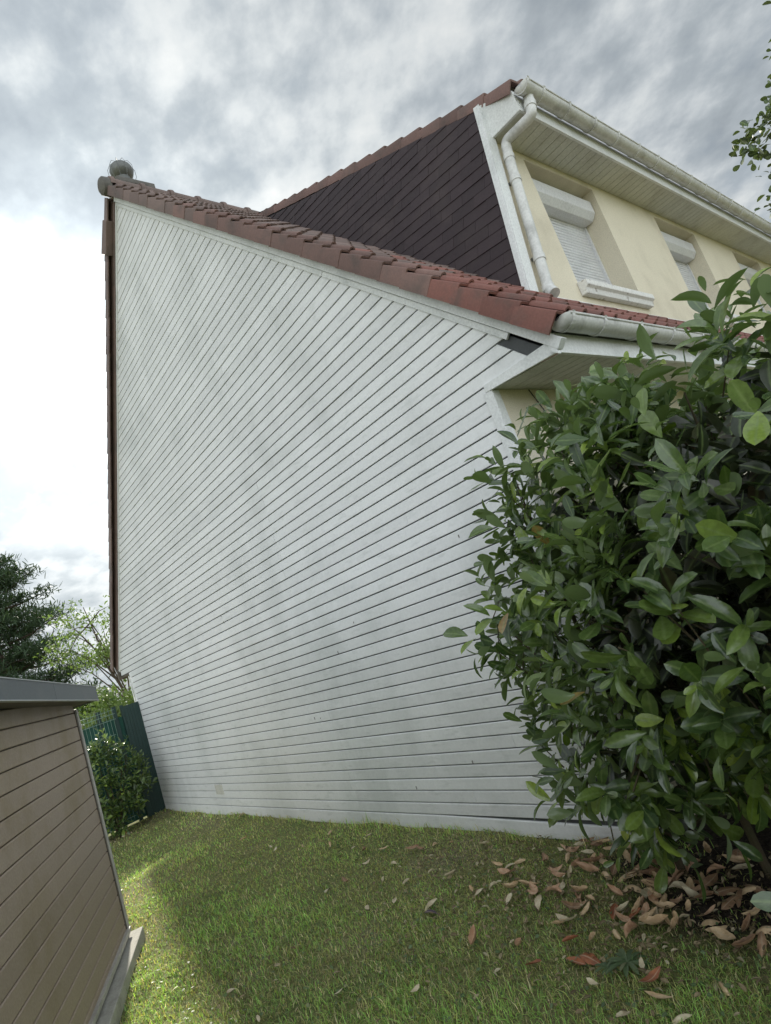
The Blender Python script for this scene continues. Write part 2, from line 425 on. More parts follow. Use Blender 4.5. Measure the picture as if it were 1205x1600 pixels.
# trims round the cladding
def strip_along(mb, p0, p1, perp0, perp1, y0, y1):
    """band between two offsets square to the line p0-p1 in the xz plane"""
    d = Vector((p1[0] - p0[0], 0, p1[1] - p0[1])).normalized(); n = Vector((-d.z, 0, d.x))
    if n.z < 0: n = -n
    a = Vector((p0[0], y0, p0[1])); b_ = Vector((p1[0], y0, p1[1]))
    return mb.prism([a + n * perp0, b_ + n * perp0, b_ + n * perp1, a + n * perp1], (0, y1 - y0, 0))
apex = (XA, ZA)
tr1 = MB(); e1 = (-1.66, zr(-1.66))
segs = [(-5.90, -4.35), (-4.347, -2.95), (-2.947, -1.70)]
for (a, b_) in segs:
    HB(strip_along(MB(), (a, zr(a)), (b_, zr(b_)), -.038, .002, YW - .014, YW + .004), 'edge_trim', M['trim'], bevel=.002)
HB(strip_along(MB(), (XA, ZA), (-1.46, zr(-1.46)), .006, .066, YW - .032, YW + .02), 'barge_board', M['trim'], bevel=.002)
HB(strip_along(MB(), (-10.6, zl(-10.6)), (XA, ZA), -.030, .002, YW - .014, YW + .004), 'edge_trim', M['trim'])
HB(strip_along(MB(), (-10.6, zl(-10.6)), (XA, ZA), .006, .07, YW - .022, YW + .02), 'barge_board', M['tile_dark'])
HB(MB().box(XR - .055, XR + .004, YW - .012, YW + .05, -.02, 2.622), 'corner_trim', M['trim'], bevel=.003)
HB(MB().box(XR + .004, XR + .010, YW - .006, YW + .06, -.02, 2.62), 'corner_trim', M['trim'])
HB(MB().box(XL - .012, XL + .016, YW - .012, YW + .05, -.02, 2.12), 'corner_trim', M['trim'], bevel=.003)
HB(MB().prism([(XR - .03, YW - .016, 2.622), (-1.475, YW - .016, 2.585), (-1.475, YW - .016, 2.63), (-1.52, YW - .016, 2.664), (XR - .03, YW - .016, 2.668)], (0, .02, 0)), 'edge_trim', M['trim'], bevel=.002)
HB(MB().box(-10.6, XL, YW + .01, YW + .15, 2.10, 2.13), 'eave_board', M['shedtrim'])

# cream ground-floor wall under the eave and its soffit
fw = MB().box(XR - .25, XR, YW + .05, 14.5, 0, 2.70)
HB(fw, 'ground_floor_wall', M['render'])
# floor slab in between and rear of the house, so it is a closed volume
HB(MB().box(XL + .03, XR - .255, YW + .14, 14.5, -.05, 2.10), 'rear_wall', M['render'])
soff = MB()
soff.prism([(XR, 3.0, 2.632), (-1.48, 3.0, 2.585), (-1.48, 3.0, 2.60), (XR, 3.0, 2.65)], (0, 11.4, 0))
so = HB(soff, 'soffit', M['dark'])
yy = YW + .02
first = True
for i in range(72):
    w = .16 if i == 0 else .0995
    mb = MB().prism([(XR + .004, yy, 2.626), (-1.484, yy, 2.579), (-1.484, yy, 2.584), (XR + .004, yy, 2.631)], (0, w - .006, 0))
    sub(mb, 'plank', M['soffit'], so); yy += w
HB(MB().box(-1.482, -1.46, YW + .0, 14.5, 2.575, 2.735), 'fascia', M['trim'], bevel=.002)
HB(MB().prism([(-1.50, YW - .030, 2.60), (-1.462, YW - .030, 2.57), (-1.462, YW - .030, 2.70), (-1.50, YW - .030, 2.735)], (0, .03, 0)), 'fascia_end', M['trim'])
# cable that hangs from the soffit with a loop at its end
cb = MB().tube([(XR + .012, 3.27, 2.62), (XR + .014, 3.32, 2.52), (XR + .014, 3.38, 2.41), (XR + .014, 3.42, 2.37), (XR + .014, 3.46, 2.39), (XR + .014, 3.46, 2.43), (XR + .014, 3.42, 2.44)], .004, 6)
HB(cb, 'cable', M['dark'])

# ------------------------------------------------------------------ roof tiles
th = math.atan(SR)
def frame(foot, down, out):
    """matrix: local x along the slope (down), local y along the world Y, local z out of the roof"""
    d = Vector(down).normalized(); o = Vector(out).normalized(); yv = o.cross(d)
    mm = Matrix.Identity(4)
    for i in range(3):
        mm[i][0] = d[i]; mm[i][1] = yv[i]; mm[i][2] = o[i]; mm[i][3] = foot[i]
    return mm
def tile_mesh(name, width, length, mat, flange=0.0, roll=True, thick=.013, dropout=.02):
    """cross-section swept from the lower end (x=0) to the upper end (x=-length), which dips under the row above"""
    sec = []
    if flange:
        top = [(0, -flange), (0.0, -.012), (.005, -.003), (.014, .0), (.10, 0.0)]
    else:
        top = [(0, 0.0), (.006, .004), (width * .52, .004)]
    w0 = width - .058
    if roll:
        for i in range(7):
            a = PI * i / 6
            top.append((w0 + .029 - .029 * math.cos(a), .004 + .030 * math.sin(a)))
        top.append((width + .006, .002))
    else: top.append((width + .004, 0.0))
    # inner line offset by the thickness
    bot = []
    for i, (y, zz) in enumerate(top):
        p = top[max(i - 1, 0)]; q = top[min(i + 1, len(top) - 1)]
        d = Vector((q[0] - p[0], q[1] - p[1])).normalized(); bot.append((y + d.y * thick, zz - d.x * thick))
    V = []; n = len(top)
    for x, dz, sh in ((0.0, 0.0, 1.0), (-.008, .0015, 1.0), (-length, -dropout, 1.0)):
        dq = (lambda q_: dz * (.2 if flange and q_ == 0 else 1.0))
        V += [(x, y, zz + dq(i_)) for i_, (y, zz) in enumerate(top)] + [(x, y, zz + dq(i_)) for i_, (y, zz) in enumerate(bot)]
    F = []
    for j in range(2):
        o = j * 2 * n; p = o + 2 * n
        for i in range(n - 1):
            F.append((o + i, o + i + 1, p + i + 1, p + i))
            F.append((o + n + i + 1, o + n + i, p + n + i, p + n + i + 1))
        F.append((o + n, o, p, p + n)); F.append((o + n - 1, o + 2 * n - 1, p + 2 * n - 1, p + n - 1))
    for o, fl in ((0, False), (4 * n, True)):
        for i in range(n - 1):
            q = (o + i, o + n + i, o + n + i + 1, o + i + 1)
            F.append(q[::-1] if fl else q)
    me_ = mesh(name, V, F, mat); shade(me_, 35)
    return me_
TW = .172
t_field = tile_mesh('roof_tile', TW, .275, M['tile'])
t_field2 = tile_mesh('roof_tile', TW, .275, M['tile_dark'])
t_verge = tile_mesh('verge_tile', .135, .262, M['tile'], flange=.125, dropout=.024)
t_verge_m = tile_mesh('verge_tile', .135, .262, M['tile_mid'], flange=.125, dropout=.024)
t_verge_d = tile_mesh('verge_tile', .135, .262, M['tile_dark'], flange=.125, dropout=.024)

xF = -1.489                     # foot of the eave row on the roof line
LEN = (xF - XA) / math.cos(th); ROWS = 28; G = LEN / ROWS
down = (math.cos(th), 0, -math.sin(th)); out = (math.sin(th), 0, math.cos(th))
def on_roof(i, y, perp):
    s = i * G
    x = xF - s * math.cos(th); zz = zr(xF) + s * math.sin(th)
    return Vector((x + out[0] * perp, y, zz + out[2] * perp))
# the roof deck under the tiles
cheekY = lambda zz: 3.78 + .235 * (zz - 3.38)
deck = MB()
deck.prism([on_roof(0.15, YW - .03, .068), on_roof(ROWS, YW - .03, .068), on_roof(ROWS, YW - .03, .13), on_roof(0.15, YW - .03, .13)], (0, 2.4, 0))
deck.prism([on_roof(0.15, 5.28, .068), on_roof(3.3, 5.28, .068), on_roof(3.3, 5.28, .13), on_roof(0.15, 5.28, .13)], (0, 9.1, 0))
roof = HB(deck, 'roof_slope', M['dark'])
ru = random.Random(3)
n_t = 0
Yv = YW - .09
def place(me_, name, mt4, parent, jitter=.0025):
    o = bpy.data.objects.new(name, me_); COL.objects.link(o); o.parent = parent
    j = Matrix.Translation((ru.uniform(-.004, .004), ru.uniform(-.002, .002), ru.uniform(-jitter, jitter))) @ Matrix.Rotation(ru.uniform(-.008, .008), 4, 'Z')
    o.matrix_local = mt4 @ j
    return o
mir = Matrix.Diagonal((1, 1, 1, 1))
for i in range(ROWS):
    f = on_roof(i, Yv, .188)
    place(t_verge if i < 4 else t_verge_m if i < 15 + 5 * ru.random() else t_verge_d, 'verge_tile', frame(f, down, out), roof)
    zz = f.z
    y = Yv + .135
    lim = cheekY(zz) + .05 if i > 1.2 else 99
    if i <= 2: lim = 6.6
    while y < lim:
        f = on_roof(i, y, .188)
        place(t_field if i < 4 + 5 * ru.random() else t_field2, 'roof_tile', frame(f, down, out), roof); n_t += 1
        y += TW
print('field tiles', n_t)
# rows that continue along the eave behind the hedge: one joined part
far = MB()
for i in range(3):
    y = Yv + .135 + TW * math.ceil((6.6 - Yv - .135) / TW)
    while y < 14.2:
        mm = frame(on_roof(i, y, .188), down, out)
        far.add([mm @ v.co for v in t_field.vertices], [tuple(p.vertices) for p in t_field.polygons]); y += TW
sub(far, 'eave_tiles', M['tile'], roof, kind='stuff')

# rear slope with its own verge (seen edge-on)
thl = math.atan(SL)
dl = (-math.cos(thl), 0, -math.sin(thl)); ol = (-math.sin(thl), 0, math.cos(thl))
LENL = (XA + 10.62) / math.cos(thl); NL = 30; GL = LENL / NL
def on_rear(s, y, perp):
    return Vector((-10.62 + s * math.cos(thl) + ol[0] * perp, y, zl(-10.62) + s * math.sin(thl) + ol[2] * perp))
rd = MB().prism([on_rear(0, YW - .03, .068), on_rear(LENL, YW - .03, .068), on_rear(LENL, YW - .03, .17), on_rear(0, YW - .03, .17)], (0, 11.5, 0))
rear = HB(rd, 'rear_roof_slope', M['tile_dark'])
t_vl = tile_mesh('verge_tile', .135, .262, M['tile_dark'], flange=.125, dropout=.024)
# mirrored section so that the flange hangs on the near side
for v_ in t_vl.vertices: v_.co.y = -v_.co.y
t_vl.flip_normals()
for i in range(NL):
    place(t_vl, 'verge_tile', frame(on_rear(i * GL, Yv, .188), dl, ol), rear)

# ridge of half-round tiles with a collar at each joint
rz = ZA + .188 * 1.35
def ridge_mesh():
    mb = MB(); n = 12; L_ = .385
    st = [(0, .118), (.03, .124), (.05, .122), (.055, .104), (L_, .096)]
    V = []; 
    for y, r in st:
        for k_ in range(n + 1):
            a = PI * (-.12 + 1.24 * k_ / n); V.append((r * math.cos(a), y, r * .92 * math.sin(a)))
    F = []
    for j in range(len(st) - 1):
        for k_ in range(n):
            a = j * (n + 1) + k_; F.append((a, a + 1, a + n + 2, a + n + 1))
    V.append((0, 0, 0)); c_ = len(V) - 1
    for k_ in range(n): F.append((c_, k_ + 1, k_))
    me_ = mesh('ridge_tile', V, F, M['tile_dark']); shade(me_, 40); return me_
rm = ridge_mesh()
rdg = MB().box(XA - .05, XA + .05, 2.84, 14.3, rz - .1, rz - .02)
ridge = HB(rdg, 'ridge', M['mortar'])
for i in range(30):
    o = link('ridge_tile', rm, ridge); o.location = (XA, 2.86 + i * .372, rz - .03)
# rounded end stop of the ridge and the flared closing tile beside it
es = MB(); V = []
for yy, r in ((2.745, .04), (2.755, .075), (2.78, .10), (2.87, .105)):
    for k_ in range(16):
        a = 2 * PI * k_ / 16; V.append((XA + r * math.cos(a), yy, rz - .045 + r * 1.12 * math.sin(a)))
F = [tuple(range(15, -1, -1))]
for j in range(3):
    for k_ in range(16): F.append((j * 16 + k_, j * 16 + (k_ + 1) % 16, (j + 1) * 16 + (k_ + 1) % 16, (j + 1) * 16 + k_))
es.add(V, F); sub(es, 'ridge_end', M['mortar'], ridge, smooth=True)
P = on_rear(LENL - .62, Yv, .19)
fl = MB().prism([on_rear(LENL - .62, Yv - .02, .235), on_rear(LENL - .22, Yv - .02, .175), on_rear(LENL - .22, Yv - .02, .04), on_rear(LENL - .62, Yv - .02, .06)], (0, .14, 0))
sub(fl, 'verge_end_tile', M['tile_dark'], ridge, bevel=.01)

# chimney terminal: slab, pot and round cowl in its wire cage
ch = MB().box(-6.30, -6.00, 3.08, 3.42, 7.1, 7.76)
chim = HB(ch, 'chimney', M['mortar'])
sub(MB().box(-6.34, -5.96, 3.02, 3.50, 7.76, 7.83), 'cap_slab', M['mortar'], chim, bevel=.008)
pot = MB().tube([(-6.15, 3.20, 7.83), (-6.15, 3.20, 7.99)], [.10, .085], 14)
sub(pot, 'flue_pot', M['metal'], chim, smooth=True)
cw = MB(); V = []; F = []
for j in range(9):
    a = -PI / 2 + PI * j / 8
    for k_ in range(16):
        q = 2 * PI * k_ / 16; V.append((-6.15 + .15 * math.cos(a) * math.cos(q), 3.20 + .15 * math.cos(a) * math.sin(q), 8.10 + .12 * math.sin(a)))
for j in range(8):
    for k_ in range(16): F.append((j * 16 + k_, j * 16 + (k_ + 1) % 16, (j + 1) * 16 + (k_ + 1) % 16, (j + 1) * 16 + k_))
cw.add(V, F); sub(cw, 'cowl', M['metal'], chim, smooth=True)
cg = MB()
for k_ in range(10):
    q = 2 * PI * k_ / 10
    pts = [(-6.15 + rr * math.cos(q), 3.20 + rr * math.sin(q), zz) for rr, zz in ((.12, 7.92), (.165, 8.02), (.165, 8.12), (.12, 8.21), (.03, 8.245))]
    cg.tube(pts, .003, 4)
sub(cg, 'wire_cage', M['metal'], chim)

# ------------------------------------------------------------------ slate cheek of the upper floor
nC = Vector((0, -1, .235)).normalized()
def C3(x, zz, o=0.0): return Vector((x, cheekY(zz), zz)) + nC * o
vz = lambda x: 5.167 + .555 * (-1.936 - x)          # under edge of the upper verge
rz0 = lambda x: zr(x) + .19                          # where the main roof cuts it
ck = MB().prism([C3(XR - .03, rz0(XR - .03), -.02), C3(XR - .03, vz(XR - .03), -.02), C3(-6.0, vz(-6.0), -.02), C3(-6.0, rz0(-6.0), -.02)], (0, .2, 0))
cheek = HB(ck, 'slate_cheek', M['dark'])
sl_ = .19; RH = .104; SW = .25; rs = random.Random(9)
cnt = 0
for r_ in range(-2, 40):
    for c_ in range(-1, 22):
        # local axes of the courses: u runs to the left and rises a little
        u0 = c_ * SW + (r_ % 2) * SW / 2; v0 = r_ * RH
        poly = []
        for (u, v_) in ((u0 + .001, v0 - .03), (u0 + SW - .001, v0 - .03), (u0 + SW - .001, v0 + RH), (u0 + .001, v0 + RH)):
            x = XR - .0 - u * math.cos(math.atan(sl_)) + v_ * math.sin(math.atan(sl_)); zz = 3.1 + u * math.sin(math.atan(sl_)) + v_ * math.cos(math.atan(sl_))
            poly.append((x, zz))
        poly = clip(poly, 1, 0, XR + .002)
        if len(poly) > 2: poly = clip(poly, .555, 1, vz(0) )
        if len(poly) > 2: poly = clip(poly, -SR, -1, -(rz0(0)) + .10)
        if len(poly) < 3: continue
        area = abs(sum(poly[i][0] * poly[(i + 1) % len(poly)][1] - poly[(i + 1) % len(poly)][0] * poly[i][1] for i in range(len(poly)))) / 2
        if area < .0015: continue
        lo = min(((zz - 3.1) - sl_ * (XR - x)) for x, zz in poly); hi = max(((zz - 3.1) - sl_ * (XR - x)) for x, zz in poly)
        lift = rs.uniform(.0, .003)
        bot = [C3(x, zz, -.012) for x, zz in poly]
        top = [C3(x, zz, 0.007 + lift - .006 * (((zz - 3.1) - sl_ * (XR - x)) - (v0 - .03)) / (RH + .03)) for x, zz in poly]
        n = len(poly)
        V = bot + top
        F = [tuple(range(n)), tuple(range(2 * n - 1, n - 1, -1))] + [(i, i + n, (i + 1) % n + n, (i + 1) % n) for i in range(n)]
        me_ = mesh('slate', V, F, M['slate'])
        link('slate', me_, cheek); cnt += 1
print('slates', cnt)
# corner trim of the cheek: white profile, leaning with it
HB(MB().prism([C3(XR - .030, 3.36, .022), C3(XR + .018, 3.36, .022), C3(XR + .018, 5.185, .022), C3(XR - .030, 5.20, .022)], nC * -.035), 'corner_trim', M['trim'], bevel=.003)
HB(MB().prism([C3(XR + .0185, 3.36, .018), C3(XR + .0185, 5.19, .018), C3(XR + .0185, 5.19, -.09), C3(XR + .0185, 3.36, -.09)], (.008, 0, 0)), 'corner_trim', M['trim'])

# ------------------------------------------------------------------ upper floor front
YE = 14.3
win = [4.60 + 2.515 * i for i in range(4)]; WW = 1.14; WZ0, WZ1 = 3.60, 4.80; RD = .22
fr = MB()
# panels between the recesses, bands above and below
edges = [None] + win
fr.prism([(XR, cheekY(3.30) + .01, 3.30), (XR, cheekY(4.87) + .01, 4.87), (XR, win[0], 4.87), (XR, win[0], 3.30)], (-.3, 0, 0))
for i, y in enumerate(win):
    y1 = win[i + 1] if i + 1 < len(win) else YE
    fr.box(XR - .3, XR, y + WW, y1, 3.30, 4.87)
    fr.box(XR - .3, XR, y, y + WW, WZ1, 4.87)
    fr.box(XR - .3, XR, y, y + WW, 3.30, WZ0 - .002)
facade = HB(fr, 'upper_wall', M['render'])
for i, y in enumerate(win):
    w = HB(MB().box(XR - .29, XR - RD, y + .004, y + WW - .004, WZ0, WZ1 - .004), 'window', M['dark'])
    fm = MB(); xs_ = XR - RD
    sub(MB().box(xs_, xs_ + .03, y + .002, y + .035, WZ0, WZ1 - .27), 'guide_rail', M['shutter'], w)
    fm.box(xs_, xs_ + .03, y + WW - .035, y + WW - .002, WZ0, WZ1 - .27)
    sub(fm, 'guide_rail', M['shutter'], w)
    zb = WZ0 + .012; ns = 27; h = (WZ1 - .28 - zb) / ns
    for s_ in range(ns):
        z0 = zb + s_ * h
        mb = MB().prism([(xs_ + .001, y + .036, z0), (xs_ + .010, y + .036, z0 + .002), (xs_ + .0145, y + .036, z0 + h * .5), (xs_ + .010, y + .036, z0 + h - .006), (xs_ + .001, y + .036, z0 + h - .004)], (0, WW - .072, 0))
        sub(mb, 'shutter_slat', M['shutter'], w, bevel=0)
    mb = MB().prism([(xs_, y + .012, 4.515), (xs_ + .115, y + .012, 4.515), (xs_ + .165, y + .012, 4.575), (xs_ + .165, y + .012, 4.70), (xs_ + .10, y + .012, 4.785), (xs_, y + .012, 4.785)], (0, WW - .024, 0))
    sub(mb, 'shutter_box', M['shutter'], w, bevel=.004)
    sm = MB().prism([(XR + .002, y - .03, 3.590), (XR + .085, y - .03, 3.572), (XR + .085, y - .03, 3.525), (XR + .062, y - .03, 3.508), (XR + .052, y - .03, 3.465), (XR + .002, y - .03, 3.465)], (0, WW + .08, 0))
    sm.box(XR - RD + .031, XR + .002, y + .003, y + WW - .003, 3.57, 3.598)
    HB(sm, 'window_sill', M['sill'], bevel=.004)
# flashing where the wall meets the lower roof
HB(MB().prism([(XR + .002, 3.80, 3.29), (XR + .035, 3.80, 3.27), (XR + .035, 3.80, 3.335), (XR + .012, 3.80, 3.40), (XR + .002, 3.80, 3.40)], (0, YE - 3.8, 0)), 'flashing', M['trim'])

# eave box of the upper roof
XE = -1.672
ZS = 4.862
eb = MB().prism([(XR, 4.215, ZS + .012), (XE, 4.215, ZS + .012), (XE, 4.215, 5.035), (XR, 4.215, 5.16)], (0, YE - 4.2, 0))
eave = HB(eb, 'upper_eave', M['dark'])
sub(MB().prism([(XR - .005, 4.185, ZS), (XE + .02, 4.185, ZS - .012), (XE + .02, 4.185, 5.03), (XR - .005, 4.185, 5.19)], (0, .028, 0)), 'eave_end', M['trim'], eave, bevel=.003)
y = 4.216
for i in range(96):
    sub(MB().box(XR + .002, XE, y, y + .094, ZS, ZS + .010), 'plank', M['soffit'], eave); y += .1
sub(MB().box(XE + .002, XE + .022, 4.214, YE, ZS - .012, 5.03), 'fascia', M['trim'], eave)

# upper roof: deck, verge tiles, joined field
ur0 = Vector((-1.613, 4.181, 5.086)); ur1 = Vector((-5.86, 4.78, 7.52))
ud = (ur0 - ur1).normalized(); Lu = (ur0 - ur1).length
uY = Vector((0, 1, 0)); un = ud.cross(uY).normalized(); un = un if un.z > 0 else -un; uy = un.cross(ud)
NU = 18; GU = Lu / NU
def U3(s, y, o): return ur1 + ud * s + uy * y + un * o
ud_ = MB(); a = U3(0, .03, -.10); b_ = U3(Lu - .05, .03, -.10)
dk = MB().add([a, b_, b_ + un * .085, a + un * .085, a + uY * 9.6, b_ + uY * 10, b_ + uY * 10 + un * .085, a + uY * 9.6 + un * .085],
              [(0, 1, 2, 3), (7, 6, 5, 4), (0, 4, 5, 1), (1, 5, 6, 2), (2, 6, 7, 3), (3, 7, 4, 0)])
uroof = HB(dk, 'upper_roof', M['shedtrim'])
t_vu = tile_mesh('verge_tile', .17, GU + .03, M['tile'], flange=.105, dropout=.026)
t_vud = tile_mesh('verge_tile', .17, GU + .03, M['tile_mid'], flange=.105, dropout=.026)
for i in range(NU):
    mm = Matrix.Identity(4); f = U3(Lu - i * GU, -.03, 0)
    for q in range(3): mm[q][0] = ud[q]; mm[q][1] = uy[q]; mm[q][2] = un[q]; mm[q][3] = f[q]
    place(t_vu if i < 0 else t_vud, 'verge_tile', mm, uroof)
fm = MB(); tf = tile_mesh('x', TW, GU + .03, M['tile'])
for i in range(NU):
    for j in range(54):
        if i > 1 and j > 6: break
        mm = Matrix.Identity(4); f = U3(Lu - i * GU, .14, 0) + uY * (j * TW)
        for q in range(3): mm[q][0] = ud[q]; mm[q][1] = uy[q]; mm[q][2] = un[q]; mm[q][3] = f[q]
        fm.add([mm @ v_.co for v_ in tf.vertices], [tuple(p.vertices) for p in tf.polygons])
sub(fm, 'roof_tiles', M['tile'], uroof, kind='stuff')

# ------------------------------------------------------------------ gutters
def gutter(name, x, y0, y1, ztop, r, joints, drop=0.0):
    n = 10; V = []; F = []
    def ring(y, rr, zo=0.0):
        return [(x + rr * math.cos(PI + PI * k_ / n), y, ztop + zo + rr * math.sin(PI + PI * k_ / n) - drop) for k_ in range(n + 1)]
    A = ring(y0, r); B = ring(y1, r); A2 = ring(y0, r - .004); B2 = ring(y1, r - .004)
    V = A + B + A2 + B2; m_ = n + 1
    for k_ in range(n):
        F.append((k_, k_ + 1, m_ + k_ + 1, m_ + k_)); F.append((2 * m_ + k_ + 1, 2 * m_ + k_, 3 * m_ + k_, 3 * m_ + k_ + 1))
    F += [(0, m_, 3 * m_, 2 * m_), (n, 2 * m_ + n, 3 * m_ + n, m_ + n)]
    g = MB().add(V, F)
    g.tube([(x + r, y0, ztop), (x + r, y1, ztop)], .008, 8)      # rolled front lip
    go = HB(g, name, M['gutter'], smooth=True)
    # stop end, slightly domed
    e = MB(); rings = [(y0 - .002, r + .004), (y0 - .020, r + .001), (y0 - .034, r * .82), (y0 - .040, r * .45)]
    V = []; 
    for yy_, rr in rings: V += ring(yy_, rr)
    V.append((x, y0 - .041, ztop - r * .25)); F = []
    for j in range(3):
        for k_ in range(n): F.append((j * m_ + k_, (j + 1) * m_ + k_, (j + 1) * m_ + k_ + 1, j * m_ + k_ + 1))
    for k_ in range(n): F.append((3 * m_ + k_, len(V) - 1, 3 * m_ + k_ + 1))
    F.append(tuple([j * m_ for j in range(4)] + [len(V) - 1] + [j * m_ + n for j in range(3, -1, -1)]))
    sub(e.add(V, F), 'stop_end', M['gutter'], go, smooth=True)
    for yj in joints:
        c = MB(); V = []; F = []
        for yy_ in (yj - .014, yj + .014): V += ring(yy_, r + .006) + [(x + r + .012, yy_, ztop + .008)]
        k2 = n + 2
        for k_ in range(n + 1): F.append((k_, k_ + 1, k2 + k_ + 1, k2 + k_))
        V2 = [];
        for yy_ in (yj - .014, yj + .014): V2 += ring(yy_, r + .0005) + [(x + r + .009, yy_, ztop + .004)]
        o = len(V); V += V2
        for k_ in range(n + 1):
            F.append((o + k_ + 1, o + k_, o + k2 + k_, o + k2 + k_ + 1)); F.append((k_ + 1, k_, o + k_, o + k_ + 1)); F.append((k2 + k_, k2 + k_ + 1, o + k2 + k_ + 1, o + k2 + k_))
        sub(c.add(V, F), 'bracket', M['gutter'], go)
    return go
gutter('lower_gutter', -1.395, 2.90, YE, 2.735, .062, [2.93, 3.27, 3.72] + [4.2 + .5 * i for i in range(20)])
ug = gutter('upper_gutter', -1.575, 4.215, YE, 5.005, .062, [4.20, 4.42] + [4.80 + .42 * i for i in range(22)])

# downpipe
def curve(pts, n=5):
    """round the corners of a polyline"""
    P_ = [Vector(p) for p in pts]; out_ = [P_[0]]
    for i in range(1, len(P_) - 1):
        a_, b2, c_ = P_[i - 1], P_[i], P_[i + 1]
        r1 = min(.05, (a_ - b2).length * .45, (c_ - b2).length * .45)
        s0 = b2 + (a_ - b2).normalized() * r1; s1 = b2 + (c_ - b2).normalized() * r1
        for k_ in range(n + 1):
            t_ = k_ / n; out_.append(s0 * (1 - t_) ** 2 + b2 * 2 * t_ * (1 - t_) + s1 * t_ ** 2)
    return out_ + [P_[-1]]
pz = lambda zz: 3.965 + .215 * (zz - 3.45)
pipe_pts = [(-1.60, 4.30, 4.97), (-1.598, 4.225, 4.76), (-1.885, pz(4.80) + .0, 4.80), (-1.893, pz(4.6), 4.6), (-1.893, pz(3.42), 3.42), (-1.84, pz(3.32) - .03, 3.33)]
dp = HB(MB().tube(curve(pipe_pts), .040, 16), 'downpipe', M['gutter'], smooth=True)
def collar(p, q, r):
    sub(MB().tube([p, q], r, 16), 'collar', M['gutter'], dp, smooth=True)
for zz in (4.66, 4.44, 3.70, 3.44):
    collar((-1.893, pz(zz), zz), (-1.893, pz(zz - .045), zz - .045), .0455)
collar((-1.60, 4.272, 4.89), (-1.599, 4.250, 4.83), .046)
for zz in (4.44, 3.72):
    sub(MB().box(XR, -1.93, pz(zz) - .012, pz(zz) + .012, zz - .02, zz), 'clamp', M['metal'], dp)

# ------------------------------------------------------------------ shed
SA = Vector((-5.25, 1.06, 0)); sang = math.radians(-23.6)
sd = Vector((math.cos(sang), math.sin(sang), 0)); sn = Vector((-sd.y, sd.x, 0))     # along the wall, out of the wall
SLEN = 5.2; SH0 = 1.70; SRISE = .035
shed = thing('garden_shed', 'brown composite garden shed with dark grey roof edge on a pale concrete base', 'shed', tuple(SA))
def S3(s, o, zz): return sd * s + sn * o + Vector((0, 0, zz))
def sbox(mb, s0, s1, o0, o1, z0, z1, z0b=None, z1b=None):
    z0b = z0 if z0b is None else z0b; z1b = z1 if z1b is None else z1b
    V = [S3(s0, o0, z0), S3(s1, o0, z0b), S3(s1, o1, z0b), S3(s0, o1, z0), S3(s0, o0, z1), S3(s1, o0, z1b), S3(s1, o1, z1b), S3(s0, o1, z1)]
    return mb.add(V, [(0,3,2,1),(4,5,6,7),(0,1,5,4),(1,2,6,5),(2,3,7,6),(3,0,4,7)])
body = sbox(MB(), .0, SLEN, -2.2, -.022, .08, SH0, .08, SH0 + SRISE * SLEN).build('body', M['dark'], shed)
z = .049; SP = .102; i = 0
while z < SH0 + SRISE * SLEN + .02:
    e0 = min(z + SP - .005, SH0 + .05); e1 = min(z + SP - .005, SH0 + .02 + SRISE * SLEN)
    if e0 - z > .01 or e1 - z > .01:
        s0 = .045
        if e0 - z <= .01: s0 = (z - SH0) / SRISE + .02
        if s0 < SLEN:
            mb = MB(); za = min(z + SP - .005, SH0 + .05 + SRISE * s0)
            V = []
            for s_ in (s0, SLEN):
                V += [S3(s_, -.022, z), S3(s_, -.004, z), S3(s_, 0, z + .004), S3(s_, 0, z + SP - .010), S3(s_, -.005, z + SP - .005), S3(s_, -.022, z + SP - .005)]
            mb.add(V, [(0,1,2,3,4,5), (11,10,9,8,7,6)] + [(q, q + 6, (q + 1) % 6 + 6, (q + 1) % 6) for q in range(6)])
            mb.build('board', M['shedboard'], shed)
    z += SP
# gable-side wall boards (not seen from here, seen from a step aside)
mb = sbox(MB(), -.018, .0, -2.2, -.03, .09, SH0 - .02); mb.build('end_wall', M['shedboard'], shed)
sbox(MB(), -.03, .022, -.04, .012, .10, SH0).build('corner_post', M['shedsill'], shed, bevel=.003)
sbox(MB(), .022, .045, -.022, .006, .10, SH0).build('corner_post', M['shedtrim'], shed)
sbox(MB(), .0, SLEN, -.03, .024, .086, .114).build('sill_profile', M['shedsill'], shed, bevel=.002)
sbox(MB(), -.01, SLEN, -.03, .001, .056, .086).build('sill_gap', M['dark'], shed)
sbox(MB(), -.08, SLEN + .1, -2.3, .085, -.06, .056).build('base_slab', M['concrete'], shed, bevel=.006)
